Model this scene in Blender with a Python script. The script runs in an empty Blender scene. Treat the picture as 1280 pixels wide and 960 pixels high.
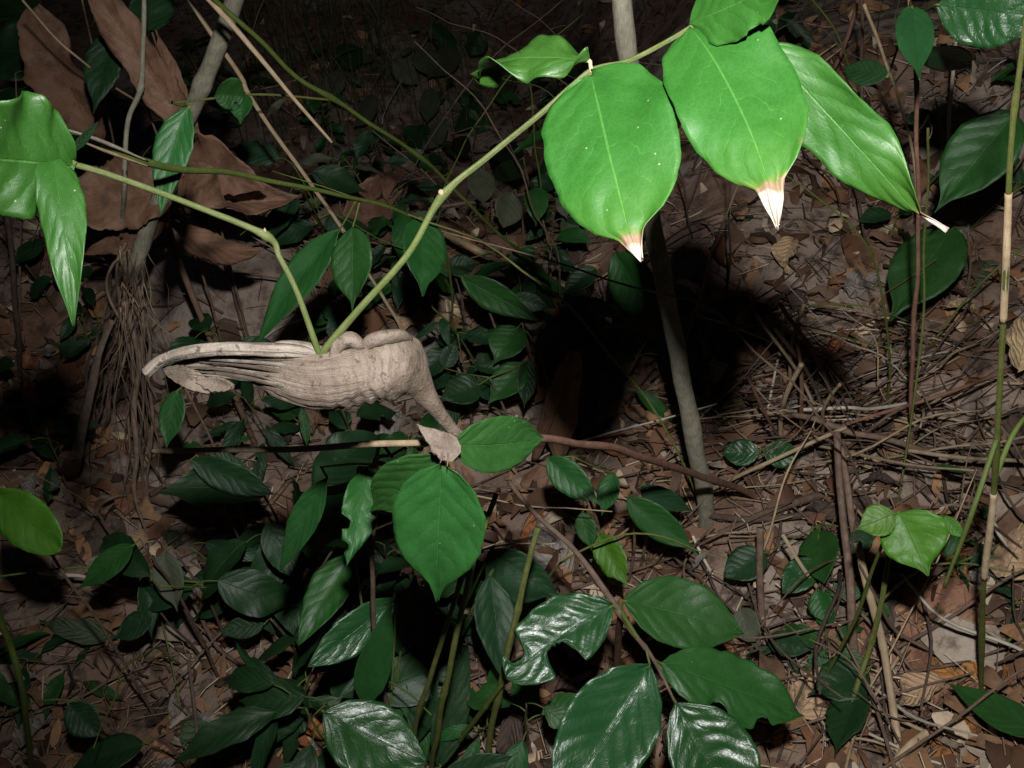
import bpy, bmesh, math, random
from mathutils import Vector, Matrix, noise

random.seed(7)
D = bpy.data
scene = bpy.context.scene
col = scene.collection

# ------------------------------------------------------------------ camera, world, light, exposure
F = 1256.0                      # focal length in photo pixels (1280 x 960)
CAM_H, PITCH = 1.20, math.radians(45)
CAM = Vector((0, 0, CAM_H))
FWD = Vector((0, math.cos(PITCH), -math.sin(PITCH)))
RIGHT = Vector((1, 0, 0))
UP = RIGHT.cross(FWD)

cd = D.cameras.new('camera'); cam = D.objects.new('camera', cd); col.objects.link(cam)
cam.location = CAM
cam.rotation_euler = (math.pi / 2 - PITCH, 0, 0)
cd.sensor_width = 36.0
cd.lens = 36.0 * F / 1280.0
cd.clip_start = 0.01; cd.clip_end = 500
scene.camera = cam

SUN_EL, SUN_AZ = math.radians(38), math.radians(200)
w = D.worlds.new('World'); scene.world = w; w.use_nodes = True
nt = w.node_tree
sky = nt.nodes.new('ShaderNodeTexSky'); sky.sky_type = 'NISHITA'; sky.sun_disc = False
sky.sun_elevation = SUN_EL; sky.sun_rotation = SUN_AZ
nt.links.new(sky.outputs[0], nt.nodes['Background'].inputs[0])
nt.nodes['Background'].inputs[1].default_value = 0.0014     # deep forest shade: the exposure is set for the flash
sd = D.lights.new('sun', 'SUN'); sd.energy = 0.006; sd.angle = math.radians(12); sd.color = (1, .95, .88)
so = D.objects.new('sun', sd); col.objects.link(so)
so.rotation_euler = (math.pi / 2 - SUN_EL, 0, math.radians(160))
# the photographer's flash gun, a hand's breadth above the lens: it lights the whole photograph
fd = D.lights.new('flash', 'SPOT'); fd.energy = 64.0; fd.shadow_soft_size = 0.016
fd.spot_size = math.radians(90); fd.spot_blend = 0.9; fd.color = (1.0, 0.985, 0.96)
fo = D.objects.new('flash', fd); col.objects.link(fo)
fo.location = CAM + UP * 0.16 + RIGHT * 0.018 - FWD * 0.06
fo.rotation_euler = (math.pi / 2 - PITCH - math.radians(1), 0, math.radians(-9))

scene.view_settings.view_transform = 'Standard'; scene.view_settings.look = 'None'
scene.view_settings.exposure = 0.0; scene.view_settings.gamma = 1.0
scene.render.engine = 'CYCLES'
scene.cycles.max_bounces = 5; scene.cycles.diffuse_bounces = 3
scene.render.resolution_x, scene.render.resolution_y = 1024, 768

# ------------------------------------------------------------------ positions
def sg(v):
    return 1 / (1 + math.exp(max(-40, min(40, -v))))

def hgt(x, y):
    s = 0.05 * noise.noise((x * 1.1 + 3, y * 1.1, 1.7)) + 0.025 * noise.noise((x * 3.1, y * 3.1, 5.2))
    s += 0.028 * noise.noise((x * 8, y * 8, 2.2)) + 0.016 * noise.noise((x * 19, y * 19, 4.2))
    s += 0.16 * sg((y - 1.42) * 9 + (x - .55) * 3) * sg((x - .30) * 9) + .20 * sg((x - .30) * 8) - .11 * sg(-(x + .12) * 7) * sg(-(y - 1.4) * 6)   # low bank on the right, raised to brighten it; left ground lowered to darken
    s += 0.12 * sg((y - 1.55) * 14) * sg(-(x + .22) * 14)                  # step behind the hollow stem
    s += .13 * math.exp(-min(30, (((x + .55) / .24) ** 2 + ((y - 1.46) / .15) ** 2) ** 2))                   # clod of bare grey earth
    s -= 0.75 * sg((y - 2.05) * 6) * sg(-(x - .45) * 6) + .25 * sg((y - 2.15) * 6) * sg((x - .45) * 6)                                                    # ground sunk behind so that flash falloff darkens the background
    return s

def ray(px, py):
    return RIGHT * ((px - 640) / F) + UP * ((480 - py) / F) + FWD

def P(px, py, d):
    """photo pixel -> point: d > 0 is the distance along the view axis, d <= 0 stands -d metres above the ground"""
    r = ray(px, py)
    if d > 0:
        return CAM + r * d
    z = -d; t = (CAM_H - z) / -r.z
    for _ in range(12):
        p = CAM + r * t
        t += ((p.z - hgt(p.x, p.y) - z) / -r.z) * 0.7
    return CAM + r * t

def upright(base, pix, dy=0.0):
    """points of a stem that stands on the ground at pixel base and passes the given pixels, leaning dy metres back in all"""
    b = P(*base, 0); out = [b - Vector((0, 0, .015)), b]
    for i, (px, py) in enumerate(pix):
        r = ray(px, py); out.append(CAM + r * ((b.y + dy * (i + 1) / len(pix)) / r.y))
    return out

def depth(p): return (p - CAM).dot(FWD)
def bare(p): return ((p.x + .55) / .20) ** 2 + ((p.y - 1.40) / .13) ** 2 < 1
def ground(x, y, dz=0): return Vector((x, y, hgt(x, y) + dz))

def catmull(pts, n):
    """resample a list of tuples / Vectors"""
    pts = [Vector(p) for p in pts]
    if len(pts) == 2:
        return [pts[0].lerp(pts[1], i / n) for i in range(n + 1)]
    out = []; m = len(pts) - 1
    for i in range(n + 1):
        f = i / n * m; k = min(int(f), m - 1); t = f - k
        p1, p2 = pts[k], pts[k + 1]
        p0 = pts[k - 1] if k > 0 else p1 * 2 - p2
        p3 = pts[k + 2] if k + 2 <= m else p2 * 2 - p1
        out.append(0.5 * ((2 * p1) + (p2 - p0) * t + (2 * p0 - 5 * p1 + 4 * p2 - p3) * t * t + (3 * p1 - p0 - 3 * p2 + p3) * t ** 3))
    return out

# ------------------------------------------------------------------ materials
def newmat(name):
    m = D.materials.new(name); m.use_nodes = True
    return m, m.node_tree, m.node_tree.nodes['Principled BSDF']

class N:
    """tiny node helper"""
    def __init__(s, nt): s.nt = nt
    def n(s, t, **k):
        o = s.nt.nodes.new(t)
        for a, b in k.items(): setattr(o, a, b)
        return o
    def l(s, a, b): s.nt.links.new(a, b)
    def put(s, sock, v):
        if isinstance(v, (int, float, tuple)): sock.default_value = v
        else: s.l(v, sock)
    def m(s, op, a, b=0.0, c=0.0):
        o = s.n('ShaderNodeMath', operation=op)
        for i, v in enumerate((a, b, c)): s.put(o.inputs[i], v)
        return o.outputs[0]
    def mix(s, f, a, b, mode='MIX'):
        o = s.n('ShaderNodeMix', data_type='RGBA', blend_type=mode)
        s.put(o.inputs[0], f)
        for i, v in ((6, a), (7, b)):
            s.put(o.inputs[i], v + (1,) if isinstance(v, tuple) and len(v) == 3 else v)
        return o.outputs[2]
    def ss(s, v, lo, hi, a=0.0, b=1.0):
        o = s.n('ShaderNodeMapRange', interpolation_type='SMOOTHSTEP')
        for i, q in enumerate((v, lo, hi, a, b)): s.put(o.inputs[i], q)
        return o.outputs[0]
    def noise(s, vec, scale, detail=3, rough=.55, dist=0):
        o = s.n('ShaderNodeTexNoise'); o.inputs['Scale'].default_value = scale
        o.inputs['Detail'].default_value = detail; o.inputs['Roughness'].default_value = rough
        o.inputs['Distortion'].default_value = dist
        if vec is not None: s.l(vec, o.inputs['Vector'])
        return o.outputs[0]
    def ramp(s, v, stops):
        o = s.n('ShaderNodeValToRGB'); e = o.color_ramp.elements
        while len(e) < len(stops): e.new(.5)
        for q, (p, c) in zip(e, stops): q.position = p; q.color = c + (1,)
        s.l(v, o.inputs[0]); return o.outputs[0]

def leaf_mat(name, colr, rough=.4, n=7, k=2.2, vein=1.9, veinmix=.55, tip=None, bumpd=.0006, speck=.0, spec=.5, back=None, yellow=0.0, blotch=0.0, net=.25):
    m, nt, b = newmat(name); g = N(nt)
    uv = g.n('ShaderNodeUVMap', uv_map='leaf').outputs[0]
    sep = g.n('ShaderNodeSeparateXYZ'); g.l(uv, sep.inputs[0])
    obj = g.n('ShaderNodeTexCoord').outputs['Object']
    u = sep.outputs[0]; v = sep.outputs[1]
    a = g.m('ABSOLUTE', g.m('SUBTRACT', g.m('MULTIPLY', v, 2.0), 1.0))
    wob = g.m('MULTIPLY', g.m('SUBTRACT', g.noise(uv, 5), .5), 1.1)
    side = g.m('MULTIPLY', g.m('GREATER_THAN', v, .5), .37)
    ph = g.m('ADD', g.m('ADD', g.m('SUBTRACT', g.m('MULTIPLY', u, float(n)), g.m('MULTIPLY', g.m('POWER', a, 1.35), k)), side), wob)
    fr = g.m('ABSOLUTE', g.m('SUBTRACT', g.m('FRACT', ph), .5))          # .5 at a vein
    sec = g.m('MULTIPLY', g.m('MULTIPLY', g.ss(fr, .47, .5), g.ss(a, .35, .95, 1.0, 0.0)), g.ss(g.noise(uv, 9, 3), .35, .62))
    mid = g.m('MULTIPLY', g.ss(a, .008, .030, 1.0, 0.0), g.ss(g.noise(uv, 30, 2), .25, .6, .35, 1.0))
    veins = g.m('MAXIMUM', g.m('MULTIPLY', sec, .6), mid)
    rnd = g.n('ShaderNodeObjectInfo').outputs['Random']
    n1 = g.noise(obj, 55, 4); n2 = g.noise(obj, 260, 2)
    val = g.m('ADD', g.m('ADD', .62, g.m('MULTIPLY', n1, .5)), g.m('ADD', g.m('MULTIPLY', n2, .18), g.m('MULTIPLY', rnd, .22)))
    hsv = g.n('ShaderNodeHueSaturation'); hsv.inputs['Color'].default_value = colr + (1,)
    g.l(val, hsv.inputs['Value']); g.put(hsv.inputs['Hue'], g.m('ADD', .488, g.m('MULTIPLY', rnd, .026)))
    c = hsv.outputs[0]
    vn_ = g.n('ShaderNodeTexVoronoi', feature='DISTANCE_TO_EDGE'); vn_.inputs['Scale'].default_value = 11.0
    mpv = g.n('ShaderNodeMapping'); mpv.inputs['Scale'].default_value = (3.2, 1.9, 1); g.l(uv, mpv.inputs[0]); g.l(mpv.outputs[0], vn_.inputs['Vector'])
    netm = g.ss(vn_.outputs['Distance'], .02, .12, 1, 0)
    c = g.mix(g.m('MULTIPLY', netm, net), c, tuple(min(1, q * 1.5 + .006) for q in colr))
    vc = tuple(min(1, q * vein + .012) for q in colr)
    c = g.mix(g.m('MULTIPLY', veins, veinmix), c, vc)
    if yellow:
        c = g.mix(g.m('MULTIPLY', g.ss(g.m('ADD', u, g.m('MULTIPLY', n1, .12)), .55, .92), yellow), c, (.17, .24, .012))
    if speck:
        vo = g.n('ShaderNodeTexVoronoi'); vo.inputs['Scale'].default_value = 190; g.l(obj, vo.inputs['Vector'])
        sp = g.m('MULTIPLY', g.ss(g.m('ADD', vo.outputs['Distance'], g.m('MULTIPLY', n2, .08)), .07, .16, 1, 0), g.m('GREATER_THAN', g.noise(obj, 60, 2), .58))
        c = g.mix(g.m('MULTIPLY', sp, speck), c, (.30, .32, .20))
    if blotch:
        c = g.mix(g.ss(g.noise(obj, 3.0 if blotch < 0 else 38, 6, .7), .45, .66, 0, abs(blotch)), c, tuple(q * .22 for q in colr))
        c = g.mix(g.ss(g.noise(obj, 4.3 if blotch < 0 else 70, 5, .65), .60, .72, 0, .6), c, tuple(min(.6, q * 1.6 + .03) for q in colr))
    c2 = c
    # small brown blemishes with a shape of their own
    bl = g.ss(g.noise(obj, 34, 5, .7), .70, .76)
    c2 = g.mix(g.m('MULTIPLY', bl, .7), c2, (.10, .062, .03))
    if tip:
        t0 = g.m('ADD', u, g.m('MULTIPLY', g.m('SUBTRACT', g.noise(obj, 120, 3), .5), .10))
        c2 = g.mix(g.ss(t0, tip - .045, tip - .005, 0, .7), c2, (.08, .11, .015))
        c2 = g.mix(g.ss(t0, tip - .015, tip + .01), c2, (.16, .105, .065))
        c2 = g.mix(g.ss(t0, tip + .02, tip + .05), c2, (.34, .29, .24))
    if back:
        geo = g.n('ShaderNodeNewGeometry')
        c2 = g.mix(geo.outputs['Backfacing'], c2, back)
    g.l(c2, b.inputs['Base Color'])
    g.put(b.inputs['Roughness'], g.m('ADD', rough - .05, g.m('MULTIPLY', n1, .16)))
    b.inputs['Specular IOR Level'].default_value = spec
    h = g.m('ADD', g.m('MULTIPLY', g.m('MULTIPLY', fr, fr), -2.4), g.m('MULTIPLY', mid, -.9))
    h = g.m('ADD', g.m('SUBTRACT', h, g.m('MULTIPLY', netm, .08)), g.m('MULTIPLY', n2, .16))
    h = g.m('ADD', h, g.m('MULTIPLY', n1, .35))
    bp = g.n('ShaderNodeBump'); bp.inputs['Strength'].default_value = .8; bp.inputs['Distance'].default_value = bumpd
    g.l(h, bp.inputs['Height']); g.l(bp.outputs[0], b.inputs['Normal'])
    return m

def stem_mat(name, c1, c2, rough=.6, scale=90, bump=.0006, node=None, stretch=True):
    m, nt, b = newmat(name); g = N(nt)
    tc = g.n('ShaderNodeTexCoord').outputs['Object']
    uv = g.n('ShaderNodeUVMap', uv_map='leaf').outputs[0]
    mp = g.n('ShaderNodeMapping'); mp.inputs['Scale'].default_value = (14, 3, 1); g.l(uv, mp.inputs[0])
    n1 = g.noise(tc, scale, 5, .6); n2 = g.noise(mp.outputs[0] if stretch else tc, 3, 4, .6); n3 = g.noise(tc, scale * .13, 3)
    f = g.ss(g.m('ADD', g.m('MULTIPLY', n1, .5), g.m('MULTIPLY', n2, .5)), .36, .66)
    c = g.mix(f, c1, c2)
    c = g.mix(g.ss(n3, .5, .7, 0, .55), c, tuple((a + b_) * .28 for a, b_ in zip(c1, c2)))
    rnd = g.n('ShaderNodeObjectInfo').outputs['Random']
    hs = g.n('ShaderNodeHueSaturation'); g.l(c, hs.inputs['Color']); g.put(hs.inputs['Value'], g.m('ADD', .8, g.m('MULTIPLY', rnd, .4)))
    g.l(hs.outputs[0], b.inputs['Base Color']); b.inputs['Roughness'].default_value = rough
    b.inputs['Specular IOR Level'].default_value = .35
    bp = g.n('ShaderNodeBump'); bp.inputs['Strength'].default_value = .9; bp.inputs['Distance'].default_value = bump
    g.l(g.m('ADD', n1, n2), bp.inputs['Height']); g.l(bp.outputs[0], b.inputs['Normal'])
    return m

def litter_mat(name, stops, island=False, rough=.75):
    m, nt, b = newmat(name); g = N(nt)
    tc = g.n('ShaderNodeTexCoord').outputs['Object']
    if island: r = g.n('ShaderNodeNewGeometry').outputs['Random Per Island']
    else: r = g.n('ShaderNodeObjectInfo').outputs['Random']
    c = g.ramp(r, stops)
    n1 = g.noise(tc, 45, 5, .65); n2 = g.noise(tc, 300, 3)
    c = g.mix(g.ss(n1, .48, .72, 0, .7), c, (.04, .027, .02))
    hs = g.n('ShaderNodeHueSaturation'); hs.inputs['Saturation'].default_value = 1.2; g.l(c, hs.inputs['Color']); g.put(hs.inputs['Value'], g.m('ADD', .8, g.m('MULTIPLY', n2, .75)))
    g.l(hs.outputs[0], b.inputs['Base Color']); b.inputs['Roughness'].default_value = rough
    b.inputs['Specular IOR Level'].default_value = .4
    bp = g.n('ShaderNodeBump'); bp.inputs['Strength'].default_value = .7; bp.inputs['Distance'].default_value = .0015
    g.l(g.m('ADD', n1, g.m('MULTIPLY', n2, .4)), bp.inputs['Height']); g.l(bp.outputs[0], b.inputs['Normal'])
    return m

M = {}
HC = (.0175, .0700, .0080)
M['hero'] = leaf_mat('hero_leaf', HC, rough=.44, n=7, k=2.0, vein=2.2, veinmix=.8, speck=.7, bumpd=.0004, spec=.45)
for q_, t_ in (('a', .895), ('b', .835), ('c', .885)):
    M['hero_tip_' + q_] = leaf_mat('hero_leaf_dry_tip_' + q_, HC, rough=.46, n=7, k=2.0, vein=2.2, veinmix=.8, speck=.7, bumpd=.0004, tip=t_, spec=.38, yellow=.06)
M['gloss'] = leaf_mat('glossy_leaf', (.0122, .0533, .0137), rough=.31, n=6, k=2.2, vein=1.6, veinmix=.5, bumpd=.0007, spec=.5, speck=.4)
M['mid'] = leaf_mat('mid_leaf', (.0144, .0622, .0118), rough=.44, n=7, k=2.0, vein=1.7, veinmix=.5, bumpd=.0006, spec=.32, speck=.6)
M['dim'] = leaf_mat('dull_leaf', (.0092, .0340, .0100), rough=.45, n=7, k=2.0, vein=1.7, bumpd=.0007, spec=.35)
M['lime'] = leaf_mat('young_leaf', (.042, .118, .008), rough=.45, n=6, k=2.0, vein=1.5, veinmix=.4, spec=.35)
M['grey_green'] = leaf_mat('withering_leaf', (.0555, .0629, .0370), rough=.6, n=6, vein=1.4, spec=.3)
M['green_stem'] = stem_mat('green_stem', (.0740, .1258, .0185), (.1258, .1480, .0407), .5)
M['pale_stem'] = stem_mat('pale_green_stem', (.0703, .0999, .0222), (.1221, .1369, .0518), .45)
M['yellow_stem'] = stem_mat('yellow_green_stalk', (.0962, .1258, .0222), (.1776, .1776, .0592), .5, bump=.0012)
M['straw'] = stem_mat('straw', (.30, .21, .12), (.46, .36, .24), .65)
M['pale'] = stem_mat('bleached_twig', (.42, .36, .28), (.62, .56, .47), .7)
M['twig'] = stem_mat('brown_twig', (.10, .062, .045), (.21, .145, .105), .75)
M['redtwig'] = stem_mat('reddish_twig', (.13, .06, .04), (.24, .13, .09), .7)
M['dark'] = stem_mat('dark_twig', (.05, .034, .026), (.11, .08, .06), .8)
M['bark'] = stem_mat('grey_bark', (.19, .175, .125), (.33, .31, .235), .85, 70, .0012)
M['brown_strap'] = stem_mat('dead_strap', (.15, .085, .055), (.22, .135, .09), .75, 40, .0008)
M['fibre'] = stem_mat('root_fibre', (.12, .08, .06), (.25, .18, .13), .85)
BROWN = [(0, (.09, .052, .034)), (.25, (.17, .10, .065)), (.45, (.12, .085, .07)), (.62, (.22, .145, .09)), (.8, (.15, .13, .115)), (1, (.28, .20, .13))]
M['litter'] = litter_mat('leaf_litter', [(0, (.03, .02, .015)), (.25, (.15, .082, .052)), (.42, (.07, .05, .04)), (.62, (.33, .20, .125)), (.8, (.13, .085, .06)), (.92, (.36, .31, .26)), (1, (.58, .45, .32))], True)
for q_, c_ in (('brown', (.29, .155, .092)), ('tan', (.52, .36, .21)), ('red', (.38, .15, .055)), ('grey', (.29, .255, .22)), ('dark', (.085, .056, .043)), ('green', (.08, .115, .06))):
    M['fl_' + q_] = leaf_mat('fallen_' + q_, c_, rough=.6, n=8, vein=1.3, veinmix=.5, bumpd=.004, spec=.35, blotch=-.85, net=.3)
M['dead'] = leaf_mat('withered_leaf', (.165, .088, .055), rough=.6, n=7, vein=1.3, veinmix=.4, bumpd=.0009, spec=.35, blotch=.5, net=.2)
M['debris'] = litter_mat('twig_debris', [(0, (.05, .034, .025)), (.4, (.15, .10, .075)), (.75, (.26, .19, .14)), (1, (.55, .46, .35))], True)
M['grass'] = litter_mat('dim_grass', [(0, (.03, .05, .02)), (.7, (.06, .075, .035)), (1, (.14, .12, .07))], True)

def soil_material():
    m, nt, b = newmat('soil'); g = N(nt)
    tc = g.n('ShaderNodeTexCoord').outputs['Object']
    n1 = g.noise(tc, 3.2, 5, .6); n2 = g.noise(tc, 26, 6, .65); n3 = g.noise(tc, 160, 4, .6)
    c = g.mix(g.ss(n1, .35, .65), (.19, .105, .066), (.33, .26, .215))
    c = g.mix(g.ss(n2, .46, .66, 0, .85), c, (.05, .034, .026))
    c = g.mix(g.ss(n3, .58, .72, 0, .6), c, (.22, .17, .13))
    gx = g.n('ShaderNodeMapping'); gx.inputs['Location'].default_value = (.55, -1.42, 0); g.l(tc, gx.inputs[0])
    gl = g.n('ShaderNodeVectorMath', operation='LENGTH'); g.l(gx.outputs[0], gl.inputs[0])
    c = g.mix(g.m('MULTIPLY', g.ss(g.m('ADD', gl.outputs['Value'], g.m('MULTIPLY', n2, .12)), .18, .30, 1, 0), g.ss(n2, .40, .62, .85, .25)), c, (.30, .25, .215))
    g.l(c, b.inputs['Base Color']); b.inputs['Roughness'].default_value = .9
    b.inputs['Specular IOR Level'].default_value = .25
    bp = g.n('ShaderNodeBump'); bp.inputs['Strength'].default_value = 1; bp.inputs['Distance'].default_value = .006
    g.l(g.m('ADD', n2, g.m('MULTIPLY', n3, .4)), bp.inputs['Height']); g.l(bp.outputs[0], b.inputs['Normal'])
    return m
M['soil'] = soil_material()

def burl_material(name, c1, c2, c3, sx, sy, fade=9.0):
    m, nt, b = newmat(name); g = N(nt)
    tc = g.n('ShaderNodeTexCoord').outputs['Object']
    uv = g.n('ShaderNodeUVMap', uv_map='leaf').outputs[0]
    mp = g.n('ShaderNodeMapping'); mp.inputs['Scale'].default_value = (sx, sy, 1); g.l(uv, mp.inputs[0])
    sp_ = g.n('ShaderNodeSeparateXYZ'); g.l(uv, sp_.inputs[0])
    gr0 = g.noise(mp.outputs[0], 1.0, 6, .62, .35)
    gm = g.ss(sp_.outputs[0], fade, fade + .16, 1.0, .12)
    gr = g.m('ADD', g.m('MULTIPLY', g.m('SUBTRACT', gr0, .47), gm), .47)
    n1 = g.noise(tc, 60, 6, .65); n2 = g.noise(tc, 420, 4, .7); n3 = g.noise(tc, 1100, 2, .5)
    c = g.mix(g.ss(n1, .35, .65), c1, c2)
    c = g.mix(g.ss(gr, .50, .66, 0, .55), c, c3)
    c = g.mix(g.ss(gr, .30, .45, .9, 0), c, tuple(q * .18 for q in c1))
    c = g.mix(g.ss(n2, .62, .72, 0, .8), c, tuple(min(.8, q * 1.7) for q in c2))
    c = g.mix(g.ss(n2, .28, .36, .7, 0), c, tuple(q * .3 for q in c1))
    n4 = g.noise(tc, 24, 5, .6, .6); n5 = g.noise(tc, 150, 5, .7)
    c = g.mix(g.ss(n4, .52, .68, 0, .55), c, (.06, .054, .033))
    c = g.mix(g.ss(n5, .57, .66, 0, .8), c, (.036, .026, .02))
    c = g.mix(g.ss(n5, .30, .38, .6, 0), c, (.27, .235, .20))
    g.l(c, b.inputs['Base Color']); b.inputs['Roughness'].default_value = .62; b.inputs['Specular IOR Level'].default_value = .45
    bp = g.n('ShaderNodeBump'); bp.inputs['Strength'].default_value = 1; bp.inputs['Distance'].default_value = .0014
    h = g.m('ADD', g.m('MULTIPLY', gr, 1.2), g.m('ADD', g.m('MULTIPLY', n2, .5), g.m('ADD', g.m('MULTIPLY', n3, .2), g.m('MULTIPLY', n5, .8))))
    g.l(h, bp.inputs['Height']); g.l(bp.outputs[0], b.inputs['Normal'])
    return m
M['burl'] = burl_material('burl_wood', (.0999, .0725, .0533), (.1517, .1169, .0903), (.2220, .1850, .1480), 3.0, 46.0, .40)
M['burl_knob'] = burl_material('burl_knob_wood', (.0999, .0725, .0555), (.1480, .1147, .0903), (.2072, .1739, .1406), 3.0, 5.0, -1.0)
M['burl_lip'] = burl_material('burl_lip_wood', (.1554, .1221, .0962), (.2294, .1924, .1591), (.3108, .2738, .2368), 3.0, 5.0)

# ------------------------------------------------------------------ builders
def link(o, parent=None):
    col.objects.link(o)
    if parent: o.parent = parent
    return o

def tag(o, label, cat, group=None):
    o['label'] = label; o['category'] = cat
    if group: o['group'] = group
    return o

def thing(name, label, cat, base, group=None):
    o = D.objects.new(name, None); o.empty_display_size = .02; link(o); o.location = base
    return tag(o, label, cat, group)

def mesh_obj(name, verts, faces, mat, parent=None, uvs=None, origin=None, smooth=True):
    """ONE mesh object; world-space verts are made relative to origin (or to the parent)"""
    o0 = origin if origin is not None else (parent_loc(parent) if parent else Vector())
    me = D.meshes.new(name)
    me.from_pydata([tuple(Vector(v) - o0) for v in verts], [], faces)
    if uvs:
        lay = me.uv_layers.new(name='leaf')
        for lp in me.loops: lay.data[lp.index].uv = uvs[lp.vertex_index]
    if smooth: me.polygons.foreach_set('use_smooth', [True] * len(me.polygons))
    me.materials.append(mat); me.update()
    o = D.objects.new(name, me); link(o, parent)
    if origin is not None and not parent: o.location = origin
    return o

def parent_loc(p):
    v = Vector()
    while p: v = v + p.location; p = p.parent
    return v

def tube_geo(pts, rad, sides=7, n=None, wob=0.0, seed=0, flat=1.0, nodes=(), lump=0.0):
    """swept tube; rad a number or list along the path; nodes = list of (t, scale) swellings"""
    n = n or max(6, len(pts) * 6)
    P_ = catmull(pts, n)
    rs = [rad] * 2 if isinstance(rad, (int, float)) else list(rad)
    R_ = [catmull([(r, 0, 0) for r in rs], n)[i][0] for i in range(n + 1)]
    if wob:
        s_ = 0; q_ = list(P_)
        for i, p in enumerate(q_):
            if i: s_ += (p - q_[i - 1]).length
            f = min(1, i / 3, (n - i) / 3); c_ = s_ * 9
            P_[i] = p + f * wob * Vector((noise.noise((c_, seed, 1)), noise.noise((c_, seed, 7)), noise.noise((c_, seed, 13))))
    verts, faces, uvs = [], [], []
    ref = Vector((.31, .2, .93)); L = 0
    for i, p in enumerate(P_):
        t = (P_[min(i + 1, n)] - P_[max(i - 1, 0)]).normalized()
        a = t.cross(ref)
        if a.length < .05: a = t.cross(Vector((1, 0, 0)))
        a.normalize(); b = t.cross(a)
        r = R_[i]; u = i / n
        for (tt, sc) in nodes: r *= 1 + (sc - 1) * math.exp(-((u - tt) / .018) ** 2)
        if i: L += (p - P_[i - 1]).length
        for k in range(sides):
            an = 2 * math.pi * k / sides
            rr = r * (1 + lump * (.6 * noise.noise((math.cos(an) * 1.2 + seed, math.sin(an) * 1.2, L * 28)) + .3 * noise.noise((math.cos(an) * 3 + seed, math.sin(an) * 3, L * 90))))
            verts.append(p + a * (math.cos(an) * rr) + b * (math.sin(an) * rr * flat))
            uvs.append((k / sides, L * 10))
        if i:
            o0, o1 = (i - 1) * sides, i * sides
            for k in range(sides):
                k2 = (k + 1) % sides
                faces.append((o0 + k, o0 + k2, o1 + k2, o1 + k))
    faces.append(tuple(range(sides - 1, -1, -1))); faces.append(tuple(range(n * sides, (n + 1) * sides)))
    return verts, faces, uvs

def join_geo(*gs):
    V, Fc, U = [], [], []
    for v, f, u in gs:
        o = len(V); V += v; U += u; Fc += [tuple(i + o for i in q) for q in f]
    return V, Fc, U

def tube(name, pts, rad, mat, parent=None, origin=None, **k):
    v, f, u = tube_geo(pts, rad, **k)
    return mesh_obj(name, v, f, M[mat], parent, u, origin)

PROF = {
 'ell':  [(0, .02), (.05, .30), (.15, .66), (.3, .93), (.45, 1), (.6, .95), (.75, .72), (.87, .40), (.95, .15), (1, 0)],
 'drip': [(0, .03), (.05, .42), (.15, .76), (.3, .98), (.42, 1), (.55, .93), (.67, .74), (.77, .46), (.85, .20), (.92, .09), (1, .01)],
 'obl':  [(0, .04), (.04, .42), (.12, .75), (.25, .95), (.45, 1), (.62, .93), (.74, .74), (.82, .52), (.875, .21), (.93, .12), (1, .03)],
 'lance': [(0, .03), (.08, .42), (.2, .82), (.35, 1), (.5, .94), (.65, .74), (.8, .45), (.92, .17), (1, 0)],
 'heart': [(0, .30), (.04, .72), (.12, .95), (.25, 1), (.4, .95), (.58, .76), (.74, .46), (.86, .20), (.93, .09), (1, 0)],
 'blunt': [(0, .03), (.06, .36), (.18, .74), (.35, .98), (.55, 1), (.72, .90), (.85, .70), (.93, .48), (.975, .25), (1, 0)],
 'tri': [(0, .02), (.3, .45), (.6, .95), (.75, 1), (.9, .85), (1, .5)],
 'obl2': [(0, .04), (.04, .42), (.12, .75), (.25, .95), (.45, 1), (.6, .92), (.71, .72), (.78, .50), (.82, .30), (.835, .23), (.9, .16), (1, .01)],
 'obl3': [(0, .03), (.08, .45), (.2, .84), (.36, 1), (.55, .93), (.7, .74), (.8, .52), (.86, .30), (.885, .12), (.94, .09), (1, .03)],
 'strap': [(0, .45), (.1, .8), (.3, 1), (.6, .97), (.85, .75), (.95, .5), (1, .2)],
}
def prof(name, t):
    q = PROF[name]
    for (a, b), (c, d) in zip(q, q[1:]):
        if t <= c:
            f = (t - a) / (c - a); return b + (d - b) * f
    return 0

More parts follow.
